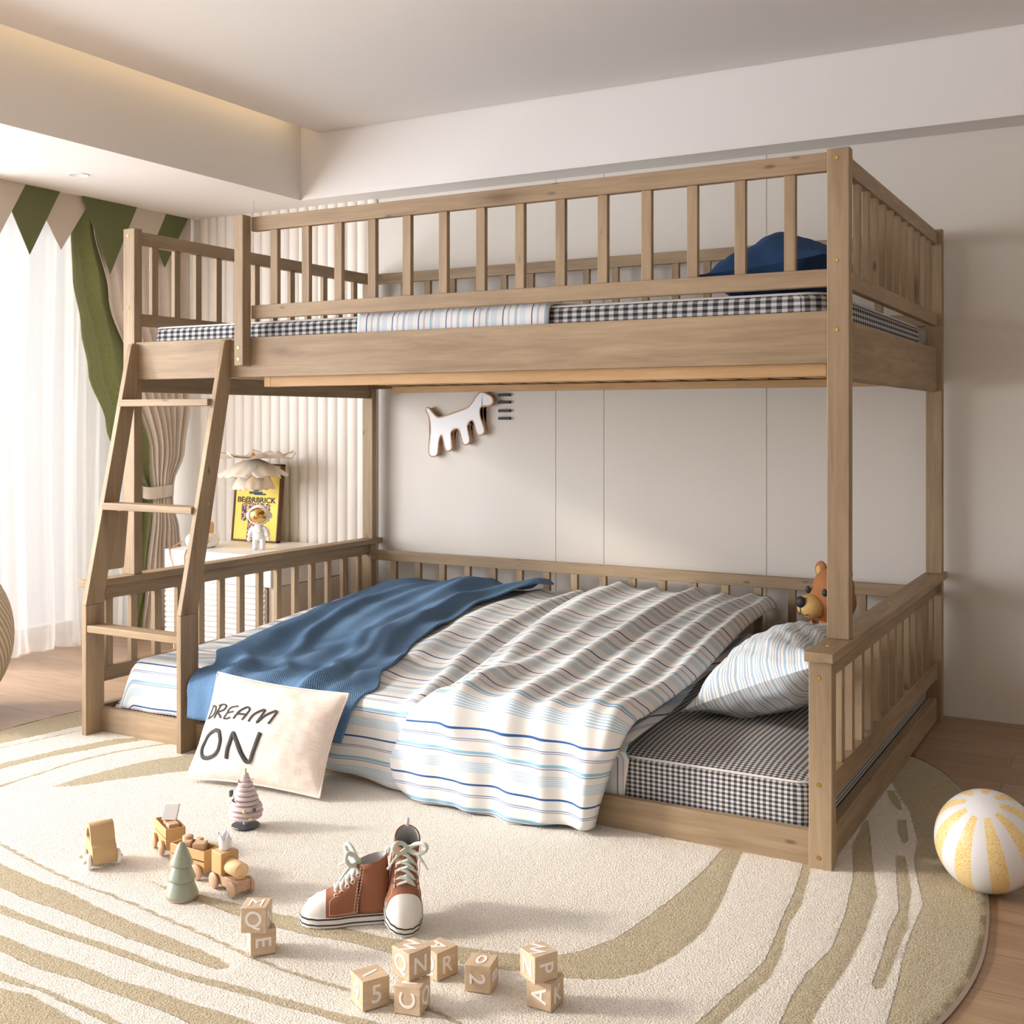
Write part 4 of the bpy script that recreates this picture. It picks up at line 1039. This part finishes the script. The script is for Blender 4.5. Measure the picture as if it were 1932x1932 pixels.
# ------------------------------------------------------------------ sneakers
def sneaker(label, loc, rot):
    """toe towards local -x, length .185"""
    t = thing('sneaker', label, 'shoe', loc, 0, 'pair of high-top sneakers'); t.rotation_euler = rot
    Lh = .185
    def half(u):   # half-width of sole along u (0 toe .. 1 heel)
        return sinterp([(0, .0), (.02, .014), (.08, .026), (.2, .0345), (.36, .036), (.55, .030), (.75, .029), (.9, .028), (.97, .021), (1, .0)], u)
    us = [0, .006, .02, .045, .08, .13, .18, .24, .3, .36, .42, .48, .54, .6, .66, .72, .78, .84, .89, .93, .96, .985, .996, 1]
    def outline(grow=0):
        L = [(-Lh/2+Lh*u, -half(u)) for u in us]+[(-Lh/2+Lh*u, half(u)) for u in us[::-1][1:-1]]
        out = []
        for x, y in L:
            d = math.hypot(x, y)+1e-9; out.append((x*(1+grow/.09), y+(grow if y > 0 else -grow if y < 0 else 0)))
        return out
    def ringwall(z0, z1, g, name, mat):
        o = outline(g); m = MB(); n = len(o)
        m.grid([[V((x, y, z0)), V((x, y, z1))] for x, y in o], close_u=True, smooth=True)
        k = len(m.v); m.add([V((x, y, z0)) for x, y in o], [tuple(range(n))]); m.add([V((x, y, z1)) for x, y in o], [tuple(range(n))])
        return m.build(name, mat, t, local=True)
    ringwall(0, .019, .0015, 'sole', 'rubber_white')
    ringwall(.0045, .0070, .0022, 'sole_stripe', 'black_matte'); ringwall(.0155, .0185, .0022, 'sole_stripe', 'black_matte')
    # upper: cross sections from toe to heel, open at the collar
    def top(u): return sinterp([(0, .020), (.03, .032), (.10, .045), (.2, .054), (.30, .060), (.42, .072), (.52, .088), (.60, .104), (.64, .112)], u)
    def sect(u, n=20):
        h = half(u)*.96; zt = top(u); P = []
        for k in range(n+1):
            a = PI*k/n; c = math.cos(a); s = math.sin(a)
            x = -Lh/2+Lh*u
            P.append(V((x, -h*math.copysign(abs(c)**.75, c), .017+(zt-.017)*s**.8)))
        return P
    U0 = [0.004, .02, .045, .08, .12, .17, .22, .262]
    MB().grid([sect(u) for u in U0]).build('toe_cap', 'rubber_white', t, local=True)
    U1 = [.262, .29, .33, .38, .43, .48, .52, .56, .60]
    m = MB(); m.grid([sect(u) for u in U1])
    up = m.build('vamp', 'rust_canvas', t, local=True)
    # shaft: loops rising from the rear half of the foot to the collar
    P = []
    n = 40; x_c = -Lh/2+Lh*.77
    for j in range(11):
        v = j/10; row = []
        for k in range(n):
            a = 2*PI*k/n
            # base loop follows sole, collar loop is an ellipse tipped towards the heel
            ub = .77-.235*math.cos(a); hb = half(min(.999, ub))*.95
            bx = -Lh/2+Lh*min(.996, ub); by = hb*math.copysign(abs(math.sin(a))**.6, math.sin(a))
            bz = .017
            tx = x_c-.004-.031*math.cos(a); ty = .026*math.sin(a); tz = .118-.008*math.cos(a)
            w_ = v**.8
            row.append(V((lerp(bx, tx, sstep(0, 1, v)), lerp(by, ty, sstep(0, 1, v)), lerp(bz, tz, v))))
        P.append(row)
    m = MB(); m.grid([[P[j][k] for j in range(11)] for k in range(n)], close_u=True)
    sh = m.build('shaft', 'rust_canvas', t, solid=.0025, local=True)
    inn = MB(); inn.grid([[V((x_c-.004+(P[j][k].x-x_c+.004)*.88, P[j][k].y*.87, P[j][k].z+(.0004 if j == 10 else 0))) for j in range(2, 11)] for k in range(n)], close_u=True)
    inn.add([V((x_c-.004+(P[2][k].x-x_c+.004)*.88, P[2][k].y*.87, P[2][k].z)) for k in range(n)], [tuple(range(n))])
    inn.build('lining', 'lining_grey', t, local=True)
    # pull tab
    MB().tube([(x_c+.028, 0, .122), (x_c+.031, 0, .134), (x_c+.029, 0, .139), (x_c+.024, 0, .135), (x_c+.024, 0, .124)], .0035, 8, flat=.5).build('pull_tab', 'rubber_white', t, local=True)
    # white stitching, as rows of short dashes
    for s in (-1, 1):
        m = MB()
        def wallpt(u, z):
            h = half(u)*.96; zt = top(min(u, .64)); q = max(0, min(1, (z-.017)/(zt-.017))); a_ = math.asin(q**(1/.8)); c = math.cos(a_)**.75
            return V((-Lh/2+Lh*u, s*(h*c+.0009), z))
        for path in ([(.30+.28*k/22, .024) for k in range(23)], [(.30, .024+.024*k/8) for k in range(9)], [(.30+.10*k/9, .048+.010*math.sin(k/9*1.5)) for k in range(10)]):
            for i in range(0, len(path)-1):
                a, b = path[i], path[i+1]; p, q = wallpt(*a), wallpt(*b); m.tube([p.lerp(q, .15), p.lerp(q, .75)], .0006, 5)
        for dx in (0, .006):
            pts = [P_ for P_ in [V((lerp(.0+dx, .020+dx, k/14) if False else x_c-.040+dx+.036*(k/14)**1.2*.4, s*(.0295-.0035*(k/14)**2), .024+.088*k/14)) for k in range(15)]]
            for i in range(0, 14): m.tube([pts[i].lerp(pts[i+1], .15), pts[i].lerp(pts[i+1], .75)], .0006, 5)
        m.build('stitching', 'thread_white', t, local=True)
    # laces
    m = MB(); ey = []
    for i in range(5):
        u = .37+.058*i; x = -Lh/2+Lh*u; z = top(u)+.0025; yy = .0125
        zs = z-.005
        m.tube([(x+.002, -yy-.006, zs-.006), (x, -yy, zs), (x-.001, 0, z+.0015), (x, yy, zs), (x+.002, yy+.006, zs-.006)], .0044, 10, flat=.6)
        if i < 4:
            x2 = -Lh/2+Lh*(u+.058); z2 = top(u+.058)+.001
            m.tube([(x, -yy, zs+.001), ((x+x2)/2, 0, (z+z2)/2+.002), (x2, yy, z2-.003)], .0038, 8)
    m.build('lace', 'lace_green', t, local=True)
    kx = -Lh/2+Lh*.62; kz = top(.62)+.006
    for s in (-1, 1):
        pts = [(kx, 0, kz)]
        for k in range(1, 16):
            a = PI*2*k/16; pts.append((kx-.006-.012*(1-math.cos(a))*.9, s*(.004+.018*(1-math.cos(a))*.8), kz+.010*math.sin(a)*1.2+.010*(1-math.cos(a))))
        pts.append((kx, 0, kz))
        MB().tube(pts, .0042, 9).build('lace_loop', 'lace_green', t, local=True)
        MB().tube([(kx, 0, kz), (kx-.016, s*.016, kz-.001), (kx-.030, s*.030, kz-.012)], [.003, .003, .0026], 8).build('lace_end', 'lace_green', t, local=True)
        MB().tube([(kx-.030, s*.030, kz-.012), (kx-.040, s*.040, kz-.022)], .0022, 8).build('lace_tip', 'rubber_white', t, local=True)
    for s in (-1, 1):
        for i in range(5):
            u = .37+.058*i; x = -Lh/2+Lh*u; z = top(u)-.010
            MB().tube([(x+.0038*math.cos(2*PI*k/14), s*(.0235-.001*i), z+.0038*math.sin(2*PI*k/14)) for k in range(14)], .0010, 6, closed=True).build('eyelet', 'white_gloss', t, local=True)
    return t
sneaker('rust-brown high-top sneaker lying flat, toe pointing left, under the other one', (-1.397, 1.833, RZ), (0, 0, math.radians(38)))
sneaker('rust-brown high-top sneaker propped heel-up against its mate, toe pointing at the blocks', (-1.309, 1.890, RZ+.030), (math.radians(6), math.radians(-18), math.radians(128)))
# ------------------------------------------------------------------ sheer curtain
def pleat(y): return .026*math.sin(y*40+1.8*math.sin(y*7))+.009*math.sin(y*93+2*math.sin(y*5.3))
P = []
for i in range(300):
    y = lerp(2.95, 3.90, i/299)
    P.append([V((-4.215+pleat(y+.01*math.sin(z*2.1))*lerp(1.35, .8, z/2)+(.02*math.exp(-z/.05)*math.sin(y*31)), y+.008*math.sin(z*3+y*8), z)) for z in (.003, .012, .05, .15, .35, .6, .9, 1.2, 1.5, 1.8, 2.09)])
sh_ = MB().grid(P).build('sheer_curtain', 'sheer_fabric')
tag(sh_, 'long white sheer curtain hanging in soft folds across the bright window', 'curtain')
def drape(name, label, mat, x, left, right, tops, n=90, pl=9, amp=.020, solid=.003, phase=0, xoff=None):
    """left/right: [(z, y)] ascending z"""
    t = thing(name, label, 'curtain', (x, (left[0][1]+right[0][1])/2, 0))
    P = []; U_ = []
    zs = [left[0][0]+(tops-left[0][0])*k/60 for k in range(61)]
    for i in range(n*2+1):
        u = i/(n*2); row = []; q = []
        for z in zs:
            l, r = sinterp(left, z), sinterp(right, z); w = r-l
            # pleats bunch up where the cloth is narrow
            a = amp*min(1.25, .35/max(.12, w))
            ph = u*pl*2*PI+phase; s = math.sin(ph+.5*math.sin(ph))
            xx = x+a*s+.006*math.sin(z*5+u*9)
            row.append(V((xx, l+w*u+.3*w/pl*math.sin(ph*2)*.15, z))); q.append((u*1.2, z))
        P.append(row); U_.append(q)
    MB().grid(P, U_).build('drape_cloth', mat, t, solid=solid)
    return t
gl = drape('green_curtain', 'green velvet curtain swept to the right and tied back at the window', 'green_velvet', -4.115,
      [(.005, 3.735), (.25, 3.765), (.62, 3.815), (.67, 3.812), (.74, 3.716), (.98, 3.610), (1.216, 3.507), (1.40, 3.464), (1.62, 3.418), (1.81, 3.412), (2.09, 3.42)],
      [(.005, 3.825), (.34, 3.89), (.58, 3.915), (.70, 3.90), (.81, 3.88), (1.32, 3.80), (1.55, 3.71), (1.87, 3.60), (2.09, 3.58)], 2.09, pl=2, amp=.011, phase=.8)
bl_ = drape('beige_curtain', 'beige linen curtain with deep pleats tied back beside the fluted wall panels', 'beige_linen', -4.085,
      [(.005, 3.80), (.25, 3.83), (.60, 3.875), (.67, 3.875), (.85, 3.86), (1.2, 3.74), (1.55, 3.60), (1.87, 3.52), (2.09, 3.50)],
      [(.005, 4.10), (.26, 4.06), (.47, 4.02), (.62, 3.975), (.70, 3.98), (.85, 4.045), (1.1, 4.085), (1.4, 4.10), (2.09, 4.105)], 2.09, pl=7, amp=.020, phase=2)
m = MB(); P = []
for k in range(49):
    a = 2*PI*k/48; P.append([V((-4.09+.042*math.cos(a), 3.905+.085*math.copysign(abs(math.sin(a))**.8, math.sin(a)), z+.004*math.sin(a*2))) for z in (.637, .64, .665, .69, .693)])
m.grid(P, [[(k/48*.4, z) for z in (0, .01, .03, .05, .056)] for k in range(49)]).build('tie_back', 'beige_linen', bl_, solid=.003)

# ------------------------------------------------------------------ pennants hanging from the edge of the lowered ceiling
def pennant(mat, y0, y1, tip, dz, x, label, name='pennant'):
    zt = SOF-.0005
    poly = [(y0, zt), (y1, zt), (tip, zt-dz)]
    mm = Matrix(((0,1,0,0), (1,0,0,0), (0,0,1,0), (0,0,0,1)))
    o = MB().prism(poly, x-.0035, x, mm).build(name, mat)
    tag(o, label, 'pennant', 'felt pennants along the edge of the lowered ceiling'); return o
xs_ = -4.045
pennant('flag_beige', 2.86, 3.143, 3.0, .262, xs_+.007, 'beige felt pennant partly cut off at the left edge of the picture')
pennant('flag_green', 3.02, 3.318, 3.168, .285, xs_, 'dark green felt pennant nearest the left, with the sheer curtain behind it')
bp = pennant('flag_beige', 3.17, 3.49, 3.328, .245, xs_-.007, 'beige felt pennant between the two large green pennants')
pennant('flag_green', 3.428, 3.732, 3.580, .320, xs_+.007, 'largest dark green felt pennant, hanging left of the upper bunk post')
pennant('flag_beige', 3.64, 3.915, 3.78, .265, xs_, 'beige felt pennant seen behind the upper left corner post of the bunk')
pennant('flag_green', 3.77, 4.06, 3.915, .25, xs_-.007, 'small dark green felt pennant next to the fluted wall panels')

# ------------------------------------------------------------------ desk
DZ = .447
desk = thing('desk', 'white desk with a ribbed drawer cabinet in the corner by the fluted wall', 'desk', (-3.45, 3.84, 0))
B('desk_top', 'desk_white', desk, -3.724, -3.13, 3.594, 4.085, DZ-.128, DZ, .004)
cab = B('cabinet', 'desk_white', desk, -3.712, -3.175, 3.606, 4.07, .05, DZ-.130, .002)
for k in range(11):
    z = .075+k*.0225
    MB().tube([(-3.722, 3.606, z), (-3.168, 3.606, z)], .0118, 14).build('drawer_rib', 'white_satin', desk)
B('plinth', 'desk_panel', desk, -3.70, -3.19, 3.62, 4.06, 0, .05, .002)
B('side_panel', 'desk_panel', desk, -3.165, -3.13, 3.62, 4.07, 0, DZ-.130, .002)

# ------------------------------------------------------------------ framed poster
pf = thing('framed_poster', 'yellow poster lettered BE@RBRICK in a dark wooden frame leaning on the fluted wall', 'picture', (-3.578, 4.0, DZ), 0)
pf.rotation_euler = (math.radians(-6), 0, 0)
w_, h_ = .272, .355
for (x0, x1, z0, z1) in ((-w_/2, -w_/2+.007, 0, h_), (w_/2-.007, w_/2, 0, h_), (-w_/2, w_/2, 0, .008), (-w_/2, w_/2, h_-.008, h_)):
    B('frame_bar', 'walnut', pf, x0, x1, -.010, .016, z0, z1, .001, local=True)
B('poster', 'poster_yellow', pf, -w_/2+.006, w_/2-.006, -.004, .002, .006, h_-.006, 0, local=True)
def flat(name, mat, polys, y, root):
    m = MB()
    for p in polys: m.prism(p, y-.0008, y)
    return m.build(name, mat, root, local=True)
circ = lambda cx, cz, r, a0=0, a1=360, n=28: [(cx+r*math.cos(math.radians(a0+(a1-a0)*k/n)), cz+r*math.sin(math.radians(a0+(a1-a0)*k/n))) for k in range(n+1)]
rr = lambda x0, x1, z0, z1, r: [(x1-r+r*math.cos(a), z0+r+r*math.sin(a)) for a in [(-90+15*k)*PI/180 for k in range(7)]]+[(x1-r+r*math.cos(a), z1-r+r*math.sin(a)) for a in [15*k*PI/180 for k in range(7)]]+[(x0+r+r*math.cos(a), z1-r+r*math.sin(a)) for a in [(90+15*k)*PI/180 for k in range(7)]]+[(x0+r+r*math.cos(a), z0+r+r*math.sin(a)) for a in [(180+15*k)*PI/180 for k in range(7)]]
flat('dark_shape', 'charcoal', [circ(-.010, .278, .050, 0, 360), rr(-.050, .030, .216, .228, .004), rr(-.02, .05, .212, .220, .003)], -.0045, pf)
flat('print', 'poster_speckle', [rr(-.088, -.056, .092, .175, .014), rr(-.048, -.004, .010, .175, .006), rr(.052, .080, .092, .175, .012), rr(.0, .044, .010, .175, .006)], -.0045, pf)
me = glyph('BE@RBRICK', .0335, .0008); me.name = 'lettering'; me.materials.clear(); me.materials.append(MATS['poster_black'])
o = bpy.data.objects.new('lettering', me); COL.objects.link(o); o.parent = pf
wd = max(v.co.x for v in me.vertices)-min(v.co.x for v in me.vertices)
o.matrix_local = Matrix.Translation((-.002, -.0048, .187)) @ Matrix.Rotation(PI/2, 4, 'X') @ Matrix.Diagonal((.226/wd, 1, 1, 1))

# ------------------------------------------------------------------ astronaut figurine
ast = thing('astronaut_figurine', 'white astronaut figurine with a mirrored gold visor standing on the desk', 'figurine', (-3.345, 3.765, DZ), .50)
sk = {'p': (0,0,.075)}
def skin(name, mat, root, verts, edges, radii, rootv=0, sub=2):
    me = bpy.data.meshes.new(name); me.from_pydata(verts, edges, []); me.materials.append(MATS[mat])
    o = bpy.data.objects.new(name, me); COL.objects.link(o); o.parent = root
    md = o.modifiers.new('skin', 'SKIN'); md.use_smooth_shade = True
    for v, r in zip(me.skin_vertices[0].data if len(me.skin_vertices) else [], radii): v.radius = r
    if not len(me.skin_vertices): pass
    s = o.modifiers.new('sub', 'SUBSURF'); s.levels = sub; s.render_levels = sub; return o
b = MB()
b.ellipsoid((0, 0, .078), (.028, .022, .028), 20); b.ellipsoid((0, 0, .060), (.026, .021, .022), 20)
for s in (-1, 1):
    b.tube([(s*.014, 0, .060), (s*.0155, 0, .035), (s*.016, 0, .020)], [.0140, .0130, .0120], 16)
    b.tube([(s*.016, 0, .020), (s*.016, 0, .010)], [.0105, .0105], 16); b.ellipsoid((s*.016, -.003, .008), (.012, .015, .008), 16)
    b.tube([(s*.020, 0, .095), (s*.034, -.002, .078), (s*.040, -.004, .058)], [.011, .0115, .0105], 16)
    b.ellipsoid((s*.042, -.005, .046), (.0085, .0085, .011), 16)
b.ellipsoid((0, 0, .098), (.020, .018, .012), 20)
bo = b.build('body', 'white_satin', ast, local=True)
rm = bo.modifiers.new('remesh', 'REMESH'); rm.mode = 'VOXEL'; rm.voxel_size = .0022; rm.use_smooth_shade = True
s_ = bo.modifiers.new('smooth', 'SMOOTH'); s_.iterations = 4
MB().ellipsoid((0, .004, .148), (.048, .044, .044), 40).build('helmet', 'white_satin', ast, local=True)
MB().ellipsoid((0, -.010, .147), (.0415, .0365, .037), 48).build('visor', 'gold_metal', ast, local=True)
MB().tube([(.0425*math.cos(2*PI*k/40), -.0165, .147+.038*math.sin(2*PI*k/40)) for k in range(40)], .0028, 8, closed=True).build('visor_rim', 'white_satin', ast, local=True)
for s in (-1, 1): MB().ellipsoid((s*.048, .004, .146), (.008, .013, .014), 20).build('ear_pod', 'white_satin', ast, local=True)
B('chest_pack', 'white_satin', ast, -.012, .012, -.025, -.016, .074, .090, .002, local=True)
B('backpack', 'white_satin', ast, -.020, .020, .016, .030, .060, .100, .005, local=True)

# ------------------------------------------------------------------ vase with wooden collar and strap
vs_ = thing('carafe_vase', 'white glass vase with wooden collar and tan strap on the left end of the desk', 'vase', (-3.625, 3.72, DZ))
MB().lathe([(.0005, 0), (.050, 0), (.068, .012), (.074, .030), (.068, .050), (.050, .062), (.036, .070), (.036, .105), (.042, .112)], 40).build('glass_body', 'white_gloss', vs_, local=True)
MB().lathe([(.0385, .058), (.046, .060), (.049, .084), (.047, .106), (.040, .108)], 40).build('wooden_collar', 'collar_wood', vs_, local=True)
MB().tube([(.036, -.02, .060), (.062, -.035, .052), (.082, -.05, .034), (.078, -.075, .006), (.055, -.105, .003), (.030, -.125, .002), (.028, -.134, -.02), (.030, -.135, -.09), (.036, -.136, -.16), (.030, -.136, -.20)], .0032, 8, flat=1.6).tube([(-.036, -.02, .060), (-.07, -.045, .03), (-.085, -.09, .004), (-.07, -.128, .002), (-.055, -.134, -.03), (-.030, -.135, -.085), (.0, -.136, -.16), (.020, -.136, -.20)], .0026, 8).build('strap', 'strap_tan', vs_, local=True)

# ------------------------------------------------------------------ pendant lamp
LX, LY, LZ = -3.462, 3.862, .838
lamp = thing('pendant_lamp', 'cream petal-shaped pendant lamp on a thin gold cord above the desk', 'pendant lamp', (LX, LY, LZ))
MB().tube([(0, 0, .03), (0, 0, SOF-LZ)], .0011, 6).build('cord', 'strap_tan', lamp, local=True)
MB().lathe([(.0005, SOF-LZ-.003), (.005, SOF-LZ-.003), (.006, SOF-LZ)], 24).build('ceiling_plate', 'white_satin', lamp, local=True)
MB().lathe([(.018, -.014), (.020, -.010), (.012, -.006), (.020, -.002), (.014, .004), (.008, .008), (.010, .012), (.003, .020), (.0025, .034), (.0005, .036)], 24).build('finial', 'gold_metal', lamp, local=True)
def petal(ang, r0, r1, z0, z1, wd, curl, ruff, name):
    P = []
    for i in range(15):
        v = i/14; row = []
        for j in range(15):
            u = j/14*2-1
            r = lerp(r0, r1, v); w = wd*math.sin(PI*min(1, .18+.62*v))**.6
            z = lerp(z0, z1, v**1.3)+curl*v*v*abs(u)**1.6+ruff*math.sin(u*8+v*3)*v*v
            a = ang+u*w/max(.03, r)*.5
            rr_ = r+ruff*.6*math.cos(u*9)*v
            row.append(V((rr_*math.cos(a), rr_*math.sin(a), z)))
        P.append(row)
    return MB().grid(P).build(name, 'petal_paper', lamp, solid=.0012, local=True)
for k in range(5): petal(k*PI*.4+.2, .012, .185, -.004, -.006, .215, .032, .004, 'upper_petal')
for k in range(6): petal(k*PI/3+.7, .014, .152, -.006, -.078, .165, -.010, .003, 'middle_petal')
for k in range(6): petal(k*PI/3+.1, .020, .094, -.012, -.138, .125, -.004, .0028, 'lower_petal')
MB().ellipsoid((0, 0, -.060), (.022, .022, .026), 20).build('bulb', 'bulb_glow', lamp, local=True)

# ------------------------------------------------------------------ wall ornament: plain four-legged animal cut-out (generic stand-in) and four bars
raw = [(-.155, -.130), (-.115, -.128), (-.105, -.060), (-.088, -.035), (-.068, -.105), (-.035, -.095), (-.040, -.020), (.0, -.006), (.025, -.075), (.058, -.062), (.046, .010), (.075, .035), (.100, -.030), (.135, -.015), (.112, .060),
       (.118, .100), (.160, .105), (.178, .120), (.172, .145), (.145, .160), (.118, .168), (.095, .152), (.072, .120), (.045, .095), (-.03, .070), (-.100, .050), (-.128, .062), (-.160, .095), (-.175, .088), (-.155, .045), (-.150, -.02), (-.158, -.07)]
raw = [(a*.93, b*.88) for a, b in raw]
n_ = len(raw); sm = []
for i in range(n_):
    p0, p1, p2, p3 = raw[i-1], raw[i], raw[(i+1) % n_], raw[(i+2) % n_]
    for k in range(4):
        t = k/4; sm.append(tuple(.5*(2*b+(-a+c)*t+(2*a-5*b+4*c-d)*t*t+(-a+3*b-3*c+d)*t**3) for a, b, c, d in zip(p0, p1, p2, p3)))
art = thing('animal_wall_plaque', 'white animal-shaped wall plaque with a wooden rim hanging under the upper bunk', 'wall decoration', (-2.542, YW, .967))
def outline_off(pts, d):
    out = []; n = len(pts)
    for i in range(n):
        a, b = V(pts[i-2]), V(pts[(i+2) % n]); t = (b-a); t.normalize(); out.append((pts[i][0]+t.y*d, pts[i][1]-t.x*d))
    return out
def triprism(pts, y0, y1, name, mat):
    bm = bmesh.new(); loops = []
    for y in (y0, y1):
        L = [bm.verts.new((x, y, z)) for x, z in pts]; E_ = [bm.edges.new((L[i], L[(i+1) % len(L)])) for i in range(len(L))]
        bm.faces.new(L); loops.append(L)
    for i in range(len(pts)): bm.faces.new((loops[0][i], loops[0][(i+1) % len(pts)], loops[1][(i+1) % len(pts)], loops[1][i]))
    bmesh.ops.triangulate(bm, faces=[f for f in bm.faces if len(f.verts) > 4], ngon_method='EAR_CLIP'); bmesh.ops.recalc_face_normals(bm, faces=bm.faces); me = bpy.data.meshes.new(name); bm.to_mesh(me); bm.free(); me.materials.append(MATS[mat])
    o = bpy.data.objects.new(name, me); COL.objects.link(o); o.parent = art; return o
triprism(sm, -.030, -.0005, 'wooden_back', 'toy_wood')
MB().tube([(x, -.029, z) for x, z in sm], .0042, 10, closed=True).build('wooden_rim', 'toy_wood', art, local=True)
triprism(sm, -.0318, -.030, 'white_face', 'mirror_face')
for i, z in enumerate((1.103, 1.073, 1.038, 1.007)):
    o = MB().box(-2.362, -2.308, YW-.014, YW-.0005, z-.0055, z+.0055).build('wall_bar', 'black_matte', bevel=.001)
    tag(o, ['topmost of the four short black bars on the wall beside the animal plaque', 'second from the top of the four short black wall bars', 'third from the top of the four short black wall bars', 'lowest of the four short black wall bars'][i], 'wall decoration', 'short black bars on the wall')

# ------------------------------------------------------------------ woven pouf
P = []; U_ = []
for k in range(49):
    a = 2*PI*k/48; row = []; q = []
    for j in range(25):
        b = -PI/2+PI*j/24; r = .255*max(.02, math.cos(b))**.75; row.append(V((r*math.cos(a), r*math.sin(a), .265+.262*math.sin(b)))); q.append((k/48*1.5, j/24*.8))
    P.append(row); U_.append(q)
pm = MB().grid(P, U_).build('woven_pouf', 'woven_rope'); pm.location = (-3.60, 2.434, .003)
tag(pm, 'round cream woven pouf just showing at the left edge of the picture', 'pouf')

# ------------------------------------------------------------------ daylight from the window side
light('window_daylight', 'AREA', (-4.75, .75, 1.15), (0, 1.6, .6), 165, (248,249,255), shape='RECTANGLE', size=3.9, size_y=1.9)
